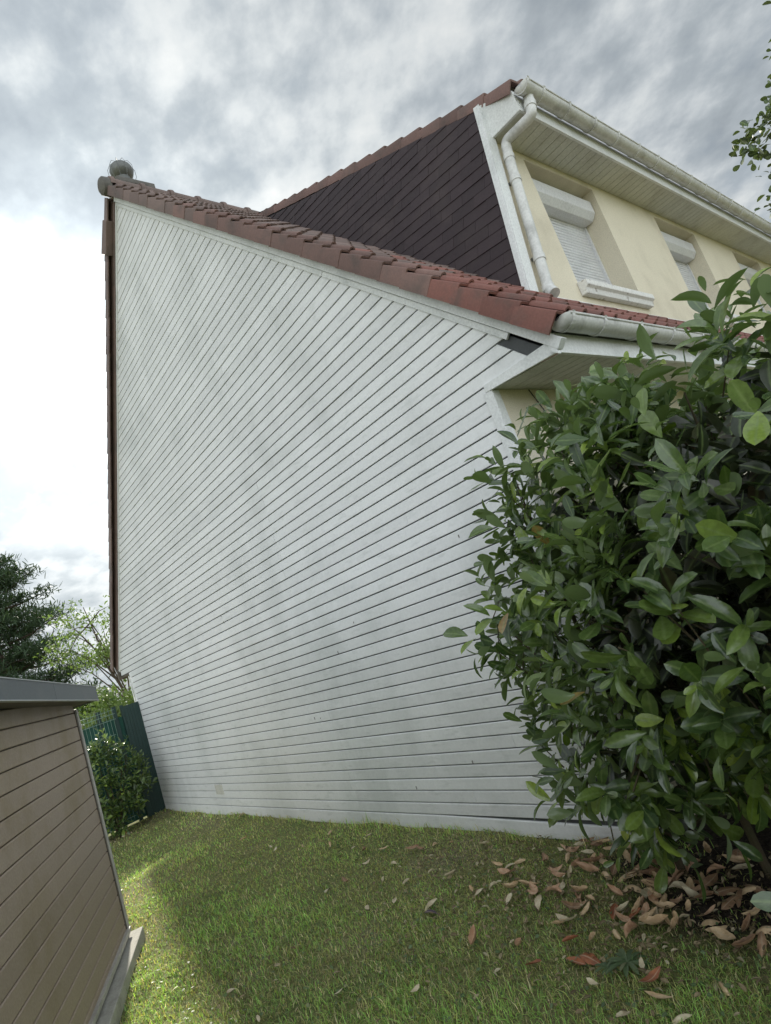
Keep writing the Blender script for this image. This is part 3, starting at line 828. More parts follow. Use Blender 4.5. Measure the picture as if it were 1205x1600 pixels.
# roof: deep fascia with a light drip edge above and below
ov = .14; oe = -.15
rf = sbox(MB(), oe, SLEN + .2, -2.5, ov - .012, SH0 + .028, SH0 + .118, SH0 + .028 + SRISE * (SLEN + .2), SH0 + .118 + SRISE * (SLEN + .2)).build('roof', M['shedtrim'], shed)
f1 = sbox(MB(), oe - .01, 1.05, ov - .010, ov + .006, SH0 + .018, SH0 + .124, SH0 + .018 + SRISE * 1.29, SH0 + .124 + SRISE * 1.29)
f1.build('fascia', M['fascia'], shed)
f2 = sbox(MB(), 1.053, SLEN + .2, ov - .010, ov + .006, SH0 + .018 + SRISE * 1.29, SH0 + .124 + SRISE * 1.29, SH0 + .018 + SRISE * (SLEN + .44), SH0 + .124 + SRISE * (SLEN + .44))
f2.build('fascia', M['fascia'], shed)
for dz in (.013, .124):
    sbox(MB(), oe - .012, SLEN + .2, ov - .014, ov + .010, SH0 + dz, SH0 + dz + .006, SH0 + dz + SRISE * (SLEN + .45), SH0 + dz + .006 + SRISE * (SLEN + .45)).build('drip_edge', M['fascia_edge'], shed)
sbox(MB(), oe - .012, oe - .002, -2.5, ov - .012, SH0 + .018, SH0 + .124).build('fascia', M['fascia'], shed)

# ------------------------------------------------------------------ fence along the rear boundary
XFN = -10.16
fence = thing('mesh_fence', 'green wire mesh fence with dark screening fabric behind the shed', 'fence', (XFN, 0, 0))
def fb(mb, name, mat, **k_):
    o = mb.build(name, mat, None, **k_); o.parent = fence; o.location = (-XFN, 0, 0); return o
for y in (2.56, 2.33, .0, -2.2, -4.4):
    fb(MB().box(XFN - .03, XFN + .03, y - .025, y + .025, -.1, 1.69 if y > 2 else 1.74).box(XFN - .034, XFN + .034, y - .029, y + .029, 1.69 if y > 2 else 1.74, 1.70 if y > 2 else 1.75), 'post', M['green'])
for zz in (1.66, 1.60, 1.52):
    fb(MB().tube([(XFN + .035, 2.55, zz), (XFN + .035, -4.4, zz)], .0045, 6), 'wire', M['wire'])
vw = MB()
y = 2.52
while y > -4.4:
    vw.tube([(XFN + .04, y, .05), (XFN + .04, y, 1.70)], .0025, 4, cap=False); y -= .05
for zz in np.arange(.1, 1.5, .2): vw.tube([(XFN + .045, 2.5, zz), (XFN + .045, -4.4, zz)], .003, 4, cap=False)
fb(vw, 'mesh_wires', M['wire'], kind='stuff')
# fabric with sag and folds
V = []; F = []; ny_ = 160; nz_ = 10
for i in range(ny_ + 1):
    y = 2.70 - 7.1 * i / ny_
    for j in range(nz_ + 1):
        w = j / nz_
        V.append((XFN + .012 + .012 * math.sin(y * 9) * (1 - w * .5) + .006 * math.sin(y * 31 + 2 * w), y, .02 + w * (1.505 + .012 * math.sin(y * 6))))
for i in range(ny_):
    for j in range(nz_):
        a = i * (nz_ + 1) + j; F.append((a, a + 1, a + nz_ + 2, a + nz_ + 1))
fo = fb(MB().add(V, F), 'screen_fabric', M['fabric']); so_ = fo.modifiers.new('s', 'SOLIDIFY'); so_.thickness = .003

gate = thing('fence_panel', 'dark green upright panel closing the gap between fence and gable corner', 'fence panel', (-10.08, 2.8, 0))
gm = MB().box(-.03, .03, -.13, .10, -.05, 1.66); gm.build('panel', M['green'], gate)
for k_ in range(5): MB().box(.03, .036, -.125 + k_ * .045, -.09 + k_ * .045, -.04, 1.65).build('slat', M['green'], gate)
MB().box(-.035, .04, -.165, -.132, -.05, 1.685).build('post', M['green'], gate)
# small downpipe/cable at the rear corner of the gable
HB(MB().tube([(XL - .03, YW - .02, 1.55), (XL - .03, YW - .02, 2.08)], .008, 6), 'cable', M['trim'])
HB(MB().box(-10.66, -10.60, YW - .03, 14, 2.08, 2.26), 'rear_fascia', M['shedtrim'])

# ------------------------------------------------------------------ foliage
def leaf_shape(length, width, fold=.25, droop=.25, nseg=5):
    """base at origin, tip along +x, up +z. returns verts, faces, rib weight"""
    V = []; rib = []
    tp = [0, .22, .48, .74, .92, 1.0]; wp = [.08, .58, .95, 1.0, .62, 0]
    for i in range(nseg + 1):
        t_ = tp[i]; x = length * t_; w = width / 2 * wp[i]; zc_ = -droop * length * t_ * t_
        if i == nseg: V.append((x, 0, zc_)); rib.append(1.0)
        else:
            V += [(x, -w, zc_ + fold * w), (x, 0, zc_), (x, w, zc_ + fold * w)]; rib += [0, 1, 0]
    F = []
    for i in range(nseg - 1):
        a = 3 * i
        F += [(a, a + 3, a + 4, a + 1), (a + 1, a + 4, a + 5, a + 2)]
    a = 3 * (nseg - 1); tip = 3 * nseg
    F += [(a, tip, a + 1), (a + 1, tip, a + 2)]
    return np.array(V), F, np.array(rib)

def set_attr(me_, name, arr):
    at = me_.attributes.new(name, 'FLOAT', 'POINT'); at.data.foreach_set('value', np.asarray(arr, dtype=np.float32))

def leaf_frames(P, D, Up):
    """orthonormal frames: x=D, z~Up"""
    D = D / np.linalg.norm(D, axis=1, keepdims=True)
    Z = Up - D * (Up * D).sum(1, keepdims=True); ln = np.linalg.norm(Z, axis=1, keepdims=True)
    bad = ln[:, 0] < 1e-3; Z[bad] = np.cross(D[bad], [1, 0, 0]); ln = np.linalg.norm(Z, axis=1, keepdims=True); Z = Z / ln
    Y = np.cross(Z, D)
    return np.stack([D, Y, Z], 2)           # columns

def merge_leaves(name, P, R_, S, shape, mat, parent, rnd, kind=True, loc=None):
    V0, F0, rib = shape
    n = len(P); nv = len(V0)
    V = np.einsum('nij,nvj->nvi', R_, V0[None] * S[:, None, None]) + P[:, None, :]
    V = V.reshape(-1, 3)
    tris = [];
    lens = np.array([len(f) for f in F0]); flat = np.concatenate([np.array(f) for f in F0])
    loops = (flat[None, :] + (np.arange(n) * nv)[:, None]).reshape(-1)
    tot = np.tile(lens, n); start = np.concatenate([[0], np.cumsum(tot)[:-1]])
    me_ = bpy.data.meshes.new(name)
    me_.vertices.add(len(V)); me_.vertices.foreach_set('co', V.astype(np.float32).reshape(-1))
    me_.loops.add(len(loops)); me_.loops.foreach_set('vertex_index', loops.astype(np.int32))
    me_.polygons.add(len(tot)); me_.polygons.foreach_set('loop_start', start.astype(np.int32))
    me_.update(calc_edges=True)
    me_.materials.append(mat)
    set_attr(me_, 'rnd', np.repeat(rnd, nv)); set_attr(me_, 'rib', np.tile(rib, n))
    o = link(name, me_, parent)
    if kind: o['kind'] = 'stuff'
    return o

def unit(v): return v / np.linalg.norm(v, axis=-1, keepdims=True)

def shoots(points, dirs, lens, nleaf, lsize, r):
    """leaves set alternately along shoots"""
    P = []; D = []; Up = []; S = []; W = []
    for p, d, ln in zip(points, dirs, lens):
        a = r.uniform(0, 2 * PI); side = np.cross(d, [0, 0, 1.0]); side = side / (np.linalg.norm(side) + 1e-6); upv = np.cross(side, d)
        n = int(nleaf * (.7 + .6 * r.random()))
        for k_ in range(n):
            t_ = (k_ + .5) / n; a += 2.4 + r.uniform(-.3, .3)
            rad = side * math.cos(a) + upv * math.sin(a)
            open_ = .35 + 1.0 * (1 - t_) + r.uniform(-.2, .2)
            dd_ = d * math.cos(open_) + rad * math.sin(open_) + np.array([0, 0, -.12])
            P.append(p + d * ln * t_); D.append(dd_)
            u_ = d * .8 - rad * .35 + np.array([0, 0, .55]) + r.normal(0, .25, 3); Up.append(u_)
            S.append(lsize * (.55 + .75 * r.random()) * (1.0 if t_ < .8 else .8)); W.append(t_)
    return np.array(P), np.array(D), np.array(Up), np.array(S), np.array(W)

# --- the big cherry-laurel hedge
def hedge_in(X, Y, Z):
    """signed depth inside the hedge body (positive inside)"""
    bul = .10 * np.sin(X * 3.1 + Z * 2.3) * np.sin(Y * 2.7 + 1) + .07 * np.sin(X * 6.3 - Z * 5.1 + 2) + .05 * np.sin(Z * 9 + X * 4 + Y * 7)
    low = np.clip(.85 - Z, 0, 1)
    xl_ = -2.03 + .10 * low + np.clip(.4 - Z, 0, 1) * .5 + np.clip(Y - 2.75, 0, .3) * .5 + np.clip(Z - 1.5, 0, 1) * .05
    xl_ = xl_ - .12 * np.exp(-((Z - .8) / .35) ** 2)
    yf = np.where(X < -.55, 2.16 - .40 * (X + 2.0), 1.58) + np.clip(.70 - Z, 0, 1) * (.75 + .8 * np.clip((X + 1.7) / .6, 0, 1)) + np.clip(Z - 1.55, 0, 1) * .55
    zt = 2.10 - .05 * (X + 1.7) 
    a = X - xl_; b2 = Y - yf; c_ = zt - Z; d_ = Z - (.16 + .22 * np.clip((X + 1.7) / .6, 0, 1)); e_ = 4.4 - Y; g_ = 1.2 - X
    kk = 7.0
    s_ = -np.log(sum(np.exp(-kk * q) for q in (a, b2, c_, d_, e_, g_))) / kk
    return s_ + bul * 1.25
hedge = thing('laurel_hedge', 'tall dense cherry laurel hedge with glossy green leaves in front of the cream wall', 'hedge', (-.9, 3.0, 0))
HL = np.array([-.9, 3.0, 0])
r = np.random.default_rng(21)
def sample_shell(n, dmin, dmax):
    out_ = []
    while sum(map(len, out_)) < n:
        q = r.uniform([-2.25, 1.3, .15], [1.3, 4.5, 2.6], (60000, 3))
        s_ = hedge_in(q[:, 0], q[:, 1], q[:, 2]); q = q[(s_ > dmin) & (s_ < dmax)]
        # favour the sides that face the garden
        out_.append(q)
    return np.concatenate(out_)[:n]
def grad(q):
    e_ = 1e-3; g_ = np.zeros_like(q)
    for k_ in range(3):
        d_ = np.zeros(3); d_[k_] = e_
        g_[:, k_] = hedge_in(*(q + d_).T) - hedge_in(*(q - d_).T)
    return -unit(g_)
q = sample_shell(2100, .10, .22); g = grad(q)
keep = (g[:, 1] < .5) | (r.random(len(q)) < .25); q, g = q[keep], g[keep]
dirs = unit(g * .75 + np.array([0, 0, .55]) + r.normal(0, .38, q.shape))
P, D, Up, S, W = shoots(q, dirs, r.uniform(.14, .30, len(q)), 9, .108, r)
ok = (P[:, 2] > .28 * np.clip((P[:, 0] + 1.75) / .5, 0, 1) + .05) & (P[:, 0] > -2.22 - .04 * np.sin(9 * P[:, 2])) & ((P[:, 1] < 2.80) | (P[:, 0] > -1.86)) & ((P[:, 2] > .1)) & (P[:, 2] < 2.75)
ok &= P[:, 2] < 2.23 - .03 * (P[:, 0] + 1.7) + r.uniform(-.06, .10, len(P))
ok &= ~((P[:, 1] > 2.7) & (P[:, 2] > 2.42) & (P[:, 0] < -1.2))
ok &= ~((P[:, 0] < -1.98) & (hedge_in(P[:, 0], P[:, 1], P[:, 2]) < -.10) & (P[:, 0] < -2.04))
P, D, Up, S, W = P[ok], D[ok], Up[ok], S[ok], W[ok]
FR = leaf_frames(P, D, Up)
# which leaves show largest: near, in frame, on the outside
Rm = np.array([RIGHT, DOWN, FWD])
cq = (P - [0, 0, 1.55]) @ Rm.T
u_ = cq[:, 0] / cq[:, 2] * 929.7 + 602.5; v_ = cq[:, 1] / cq[:, 2] * 929.7 + 800
dep = hedge_in(P[:, 0], P[:, 1], P[:, 2])
vis = (cq[:, 2] > .3) & (u_ > 0) & (u_ < 1215) & (v_ > 0) & (v_ < 1610) & (D[:, 1] < .9)
score = np.where(vis, S / cq[:, 2], 0) * np.where(dep < .0, 1.0, .2)
order = np.argsort(-score)
bigl = order[:290]; rest = order[290:]
rnd = r.random(len(P)) * .90
tipy = (W > .80) & (r.random(len(P)) < .40) & (P[:, 2] > 1.0); rnd[tipy] = r.uniform(.90, .995, tipy.sum())
shapes = [leaf_shape(1, .42, .30, .26), leaf_shape(1, .36, .70, .55), leaf_shape(1, .47, .12, -.06)]
var = r.integers(0, 3, len(P))
for k_ in range(3):
    ii = rest[var[rest] == k_]
    o = merge_leaves('leaves', P[ii] - HL, FR[ii], S[ii], shapes[k_], M['laurel'], hedge, rnd[ii])
print('hedge leaves', len(P))
def smooth_leaf(length, width, fold, droop):
    """finer leaf for the near ones: 8 steps, slight wave, raised veins"""
    V = []; rib = []; F = []; n = 8
    for i in range(n + 1):
        t_ = i / n; w = width / 2 * (math.sin(PI * t_ ** 1.3) ** .6 if 0 < t_ < 1 else (.06 if t_ == 0 else .0)); zc_ = -droop * t_ * t_
        wav = .012 * math.sin(9 * t_)
        for s_ in (-1, -.5, 0, .5, 1):
            V.append((t_, s_ * w, zc_ + fold * abs(s_) * w + wav * abs(s_) * (1 if s_ > 0 else -.7) + (.006 if abs(s_) == .5 and i % 2 else 0))); rib.append(1.0 if s_ == 0 else (.0 if abs(s_) == 1 else .25))
    for i in range(n):
        for j in range(4):
            a = i * 5 + j; F.append((a, a + 5, a + 6, a + 1))
    return V, F, rib
bm_leaf = []
for k_, (fo_, dr) in enumerate(((.30, .26), (.62, .50), (.12, -.05))):
    for tip in (0, 1):
        for wdt in (.38, .44):
            V, F, rib = smooth_leaf(1, wdt, fo_, dr)
            me_ = mesh('leaf', V, F, M['laurel'], True); set_attr(me_, 'rib', rib); set_attr(me_, 'rnd', np.zeros(len(V)))
            bm_leaf.append(me_)
for n_, i in enumerate(bigl):
    me_ = bm_leaf[int(var[i]) * 4 + n_ % 4]
    o = bpy.data.objects.new('leaf', me_); COL.objects.link(o); o.parent = hedge
    mm = Matrix.Identity(4)
    for a in range(3):
        for b2 in range(3): mm[a][b2] = FR[i][a, b2] * S[i] * 1.06
        mm[a][3] = P[i][a] - HL[a]
    o.matrix_local = mm
# inner leaves, the hedge's deep shade painted into their darker colour
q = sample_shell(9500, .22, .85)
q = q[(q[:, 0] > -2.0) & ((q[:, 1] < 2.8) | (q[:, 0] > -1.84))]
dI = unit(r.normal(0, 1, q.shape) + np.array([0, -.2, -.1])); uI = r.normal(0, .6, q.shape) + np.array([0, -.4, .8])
merge_leaves('inner_leaves', q - HL, leaf_frames(q, dI, uI), r.uniform(.09, .14, len(q)), shapes[0], M['laurel_shade'], hedge, r.random(len(q)))
# stems and twigs
rr_ = random.Random(4)
for k_ in range(16):
    bx = -1.75 + 2.4 * (k_ % 8) / 8 + rr_.uniform(-.1, .1); by = 2.75 + .55 * (k_ // 8) + rr_.uniform(-.1, .1)
    pts = [(bx, by, -.03)]; x, y, zz = bx, by, 0; dxx = rr_.uniform(-.12, .12); dyy = rr_.uniform(-.28, .02)
    if by > 3: dyy = rr_.uniform(-.15, .1)
    for s_ in range(6):
        x += dxx * .33 + rr_.uniform(-.03, .03); y += dyy * .36 + rr_.uniform(-.03, .03); zz += .34; x = max(x, -1.75); y = max(y, 2.5); pts.append((x, y, zz))
    mb = MB().tube([Vector(p) - Vector(HL) for p in pts], [.020, .018, .015, .012, .010, .007, .004], 7)
    for s_ in range(7):
        j = rr_.randrange(1, 6); p = Vector(pts[j]); d_ = Vector((rr_.uniform(-.5, .5), rr_.uniform(-.8, .2), rr_.uniform(.1, .8)))
        e_ = p + d_ * .30; e_.x = max(e_.x, -1.8); e_.y = max(e_.y, 2.3); e_.z = min(e_.z, 2.1)
        mb.tube([p - Vector(HL), (p + e_) / 2 + Vector((0, 0, .03)) - Vector(HL), e_ - Vector(HL)], [.008, .006, .003], 5)
    mb.build('stem', M['stem'], hedge, smooth=True)
tw = MB()
inn = np.where(dep > .02)[0]
for i in inn[r.integers(0, len(inn), 420)]:
    p = Vector(P[i]); d_ = Vector(D[i]).normalized(); tw.tube([p - d_ * .12 - Vector((0, 0, .10)) - Vector(HL), p - Vector(HL)], [.004, .002], 4, cap=False)
tw.build('twigs', M['stem'], hedge, kind='stuff')

# --- laurel bush in front of the fence
bush = thing('laurel_bush', 'small glossy laurel bush growing between the shed and the green fence', 'bush', (-9.62, 2.12, 0))
rb2 = np.random.default_rng(8)
q = unit(rb2.normal(0, 1, (330, 3))) * np.cbrt(rb2.uniform(.12, 1, (330, 1))); q = q * [.34, .52, .62] + [0, 0, .64]
dirs = unit((q - [0, 0, .3]) * [1.2, 1, .8] + np.array([0, 0, .45]) + rb2.normal(0, .2, q.shape))
P2, D2, U2, S2, W2 = shoots(q, dirs, rb2.uniform(.1, .2, len(q)), 8, .085, rb2)
k2 = P2[:, 0] > -.40; P2, D2, U2, S2 = P2[k2], D2[k2], U2[k2], S2[k2]; P2[:, 2] = np.maximum(P2[:, 2], .04)
merge_leaves('leaves', P2, leaf_frames(P2, D2, U2), S2, shapes[0], M['laurel'], bush, rb2.random(len(P2)) * .93)
for k_ in range(6):
    a = k_ * 1.05; MB().tube([(0, 0, -.02), (.1 * math.cos(a), .14 * math.sin(a), .45), (.22 * math.cos(a), .34 * math.sin(a), 1.0)], [.012, .009, .004], 6).build('stem', M['stem'], bush)

# --- trees
def tree(name, label, base, height, crown_c, crown_r, n, lsize, leafm, seed, trunk=(), tr=.12, gaps=.35, cat='tree', branches=14, elong=.45, group=None):
    t_ = thing(name, label, cat, base, group)
    r_ = np.random.default_rng(seed)
    cc = np.array(crown_c) - np.array(base)
    # clumps spread through the crown volume
    nc = 46; cl_ = unit(r_.normal(0, 1, (nc, 3))) * np.cbrt(r_.uniform(.05, 1, (nc, 1))) * crown_r * .86 + cc
    rad = r_.uniform(.16, .34, nc) * np.mean(crown_r)
    ci = r_.integers(0, nc, n)
    q = cl_[ci] + unit(r_.normal(0, 1, (n, 3))) * (r_.uniform(.2, 1, (n, 1)) ** .6) * rad[ci][:, None] * np.array([1.2, 1.2, .75])
    d_ = unit(r_.normal(0, 1, q.shape) + (q - cl_[ci]) / rad[ci][:, None] * .8); up_ = r_.normal(0, .5, q.shape) + [0, 0, 1]
    keep_ = q[:, 2] > .1
    q, d_, up_ = q[keep_], d_[keep_], up_[keep_]
    shp = leaf_shape(1, elong, .2, .2)
    merge_leaves('crown', q, leaf_frames(q, d_, up_), r_.uniform(.7, 1.3, len(q)) * lsize, shp, leafm, t_, r_.random(len(q)), kind=False)
    tp = [Vector((0, 0, -.1))] + [Vector(p) - Vector(base) for p in trunk] + [Vector(cc + [0, 0, crown_r[2] * .55])]
    m2 = MB().tube(tp, [tr * (1 - .85 * i / (len(tp) - 1)) for i in range(len(tp))], 9)
    m2.build('trunk', M['bark'], t_, smooth=True)
    bb = MB()
    for k_ in range(branches):
        f = r_.uniform(.35, .95); j = min(int(f * (len(tp) - 1)), len(tp) - 2); s_ = f * (len(tp) - 1) - j
        a_ = tp[j].lerp(tp[j + 1], s_); b2 = Vector(cl_[r_.integers(0, nc)])
        mid = (a_ + b2) / 2 + Vector((0, 0, .1 * (b2 - a_).length))
        bb.tube([a_, mid, b2], [tr * .35, tr * .2, tr * .05], 5)
    bb.build('branches', M['bark'], t_, smooth=True, kind='stuff')
    return t_
def polar(az, dist, zz=0): return (dist * math.cos(math.radians(az)), dist * math.sin(math.radians(az)), zz)
# pine: tiers of drooping boughs carrying needle tufts
def pine(base, height, spread, seed, label):
    t_ = thing('pine_tree', label, 'tree', base)
    r_ = np.random.default_rng(seed); Pn = []; Dn = []
    bb = MB()
    for k_ in range(88):
        h = .12 + .86 * (k_ / 88) ; zz = height * h; a = k_ * 2.4 + r_.uniform(-.3, .3)
        ln = spread * (1 - h) ** .55 * r_.uniform(.65, 1.1) + .3
        p0 = np.array([0, 0, zz]); tip = np.array([ln * math.cos(a), ln * math.sin(a), zz + r_.uniform(.0, .35) * ln])
        bb.tube([p0, (p0 + tip) / 2 + [0, 0, -.05 * ln], tip], [.05, .035, .012], 4)
        n = int(30 + 48 * ln)
        t2 = r_.uniform(.22, 1.04, n)[:, None]
        ctr = p0 * (1 - t2) + tip * t2 + r_.normal(0, 1, (n, 3)) * np.array([.26, .26, .13]) * (.5 + .5 * ln / spread)
        for c_ in ctr:
            Pn.append(c_ + r_.normal(0, .035, (3, 3))); Dn.append(unit(r_.normal(0, 1, (3, 3)) + [0, 0, .7]))
    Pn = np.concatenate(Pn); Dn = np.concatenate(Dn)
    merge_leaves('crown', Pn, leaf_frames(Pn, Dn, r_.normal(0, 1, Pn.shape)), r_.uniform(.16, .34, len(Pn)), leaf_shape(1, .13, .1, .1), M['pine'], t_, r_.random(len(Pn)), kind=False)
    MB().tube([(0, 0, -.1), (.05, 0, height * .5), (0, 0, height)], [.24, .15, .03], 10).build('trunk', M['bark'], t_, smooth=True)
    bb.build('branches', M['bark'], t_, kind='stuff')
pine(polar(172.8, 26), 8.6, 3.6, 2, 'tall dark pine standing beyond the fence above the shed roof')
tree('birch_tree', 'slender leaning tree with sparse pale leaves beside the gable edge', polar(163.0, 20), 6, polar(166.2, 20, 4.1), np.array([1.35, 1.35, 1.5]), 2000, .10, M['pale'], 5,
     trunk=[polar(164.2, 20, 1.6), polar(165.2, 20, 2.7)], tr=.075, branches=22)
tree('round_shrub', 'pale grey-green rounded shrub behind the mesh fence', polar(165.6, 17), 2, polar(165.6, 17, 1.25), np.array([1.15, 1.15, 1.15]), 5200, .10, M['pale'], 6, tr=.05, cat='shrub', branches=5)
tree('leafy_shrub', 'mid green leafy shrub between the pine and the leaning tree', polar(168.6, 21), 3, polar(168.6, 21, 1.9), np.array([1.5, 1.5, 1.35]), 5200, .13, M['broad'], 7, tr=.07, cat='shrub', branches=6)
tree('hawthorn_shrub', 'dark green bushy shrub low against the rear corner of the gable', polar(163.3, 24), 3, polar(163.3, 24, 1.9), np.array([1.3, 1.3, 1.5]), 2600, .13, M['broad'], 12, tr=.07, cat='shrub', branches=8)
for i, (az, d_, h_) in enumerate(((177.5, 24, 2.2), (182, 22, 2.4), (187, 24, 2.6), (171.5, 23, 1.5))):
    lab = ['bushy shrub standing just beyond the pine behind the shed', 'broad green shrub far behind the shed wall', 'tall green shrub at the far end of the mesh fence', 'low green shrub at the foot of the dark pine'][i]
    tree('garden_shrub', lab, polar(az, d_), 3, polar(az, d_, h_ * .6), np.array([1.7, 1.7, h_ * .62]), 3000, .15, M['broad'], 30 + i, tr=.06, cat='shrub', branches=5)
# tree whose twigs enter the picture above the long gutter
tree('broadleaf_tree', 'leafy tree beyond the house front whose twigs hang into the sky by the gutter', (1.9, 13.2, 0), 9, (.85, 12.6, 6.9), np.array([2.6, 2.6, 2.9]), 10500, .12, M['broad_dark'], 15,
     trunk=[(1.95, 13.2, 2.5), (1.8, 13.0, 5)], tr=.2, branches=40, elong=.7)

# ------------------------------------------------------------------ lawn
def shed_side(X, Y):
    rel = np.stack([X - SA.x, Y - SA.y], -1); return (rel @ np.array([sn.x, sn.y]) < .10) & (rel @ np.array([sd.x, sd.y]) > -.10)
rg = np.random.default_rng(77)
def lawn_points(n):
    out_ = []; tot = 0
    while tot < n:
        X = rg.uniform(-10.1, 1.2, 400000); Y = rg.uniform(-1.0, 2.89, 400000)
        d2 = X ** 2 + Y ** 2 + 1.2
        p = np.clip(5.0 / d2, 0, 1)
        k_ = (rg.random(len(X)) < p) & ~shed_side(X, Y)
        soil_ = np.exp(-((((X + 1.0) / 1.45) ** 2 + ((Y - 2.95) / .92) ** 2)) ** 2)
        patch = .5 + .5 * np.sin(X * 3.3 + 1.7 * np.sin(Y * 2.9)) * np.sin(Y * 4.1 + 1.3 * np.sin(X * 2.2))
        k_ &= rg.random(len(X)) > soil_ * .97
        k_ &= rg.random(len(X)) < (.45 + .55 * patch)
        out_.append(np.stack([X[k_], Y[k_]], -1)); tot += k_.sum()
    return np.concatenate(out_)[:n]
NB = 270000
g2 = lawn_points(NB)
X, Y = g2[:, 0], g2[:, 1]
dist = np.sqrt(X ** 2 + Y ** 2 + 2.4)
patch = .5 + .28 * np.sin(X * 1.9 + 2 * np.sin(Y * 1.7)) * np.sin(Y * 2.7 + 1.1 * np.sin(X * 1.3)) + .22 * np.sin(X * 6.1 + 2.3 * np.sin(Y * 5.3)) * np.sin(Y * 7.7 + 2 * np.sin(X * 4.9))
patch = np.clip(patch, 0, 1)
nearwall = np.clip((Y - 1.55) / .9, 0, 1) * (.55 + .45 * patch[::-1])
H = rg.uniform(.016, .046, NB) * (1.0 - .45 * nearwall) * (.75 + .5 * patch)
long_ = rg.random(NB) < .02; H[long_] *= 1.7
H = np.where(Y > 2.80, H * rg.uniform(1.0, 3.0, NB), H)
W_ = .0011 * dist * rg.uniform(.7, 1.3, NB) * .62 + .0008
az_ = rg.uniform(0, 2 * PI, NB); lean = rg.uniform(.35, 1.5, NB)
fx, fy = np.cos(az_), np.sin(az_); sx_, sy_ = -fy, fx
Zg = hump(X, Y) - .014
V = np.zeros((NB, 5, 3))
def pt(k_, along, side, up):
    V[:, k_, 0] = X + fx * along + sx_ * side; V[:, k_, 1] = Y + fy * along + sy_ * side; V[:, k_, 2] = Zg + up
pt(0, 0, -W_ / 2, 0 * H); pt(1, 0, W_ / 2, 0 * H)
m1 = H * .55
pt(2, m1 * lean * .45, -W_ * .42, m1); pt(3, m1 * lean * .45, W_ * .42, m1)
pt(4, H * lean, 0 * H, H * (1.02 - .25 * lean))
V[:, :, 1] = np.minimum(V[:, :, 1], 2.893)
me_ = bpy.data.meshes.new('grass')
me_.vertices.add(NB * 5); me_.vertices.foreach_set('co', V.astype(np.float32).reshape(-1))
base = (np.arange(NB) * 5)[:, None]
loops = (base + np.array([0, 1, 3, 2, 2, 3, 4])[None]).reshape(-1)
me_.loops.add(len(loops)); me_.loops.foreach_set('vertex_index', loops.astype(np.int32))
st = np.stack([np.arange(NB) * 7, np.arange(NB) * 7 + 4], -1).reshape(-1)
me_.polygons.add(NB * 2); me_.polygons.foreach_set('loop_start', st.astype(np.int32)); me_.update(calc_edges=True)
# blade colours: fresh, olive moss, straw
pal = np.array([[.076, .128, .034], [.058, .094, .030], [.100, .110, .040], [.092, .084, .046], [.165, .145, .10], [.050, .080, .036]])
pr = np.stack([.08 + .5 * patch, .10 + .12 * patch, .16 + .5 * nearwall, .10 + .6 * nearwall + .2 * (1 - patch), .04 + .10 * (1 - patch), .12 + 0 * patch], -1); pr /= pr.sum(1, keepdims=True)
cs = pr.cumsum(1); pick = (rg.random(NB)[:, None] > cs).sum(1).clip(0, 5)
colr = pal[pick] * np.array([4.6, 4.6, 4.5]) * rg.uniform(.6, 1.4, (NB, 1)) * (.80 + .45 * patch[:, None])
ca = np.ones((NB, 5, 4), dtype=np.float32); ca[:, :, :3] = colr[:, None, :]
at = me_.attributes.new('col', 'FLOAT_COLOR', 'POINT'); at.data.foreach_set('color', ca.reshape(-1))
mt, t, b = new_mat('grass_blade', .5, .3)
an = t.nodes.new('ShaderNodeAttribute'); an.attribute_name = 'col'; t.links.new(an.outputs['Color'], b.inputs['Base Color'])
trn = t.nodes.new('ShaderNodeBsdfTranslucent'); t.links.new(mixc(t, 1.0, an.outputs['Color'], (1.5, 1.45, .6), 'MULTIPLY'), trn.inputs['Color'])
mx = t.nodes.new('ShaderNodeMixShader'); mx.inputs[0].default_value = .35
t.links.new(b.outputs[0], mx.inputs[1]); t.links.new(trn.outputs[0], mx.inputs[2]); t.links.new(mx.outputs[0], t.nodes['Material Output'].inputs[0])
me_.materials.append(mt)
link('grass', me_, None, kind='stuff', label='short mossy lawn grass in front of the white gable')
# clover and small weeds
nw = 5200; w2 = lawn_points(nw * 3)[:nw]
Pw = np.stack([w2[:, 0], w2[:, 1], hump(w2[:, 0], w2[:, 1]) + rg.uniform(.004, .022, nw)], -1)
Dw = unit(np.stack([rg.normal(0, 1, nw), rg.normal(0, 1, nw), rg.uniform(-.1, .6, nw)], -1)); Uw = rg.normal(0, .35, Pw.shape) + [0, 0, 1]
Pw[:, 1] = np.minimum(Pw[:, 1], 2.86)
M['weed'] = leaf_mat('weed_leaf', [(0, (.075, .13, .06)), (.6, (.11, .165, .075)), (.93, (.14, .19, .10)), (1, (.40, .36, .22))], (.10, .15, .07), .5, .3)
merge_leaves('clover', Pw, leaf_frames(Pw, Dw, Uw), rg.uniform(.010, .024, nw), leaf_shape(1, .7, .1, .1), M['weed'], None, rg.random(nw))
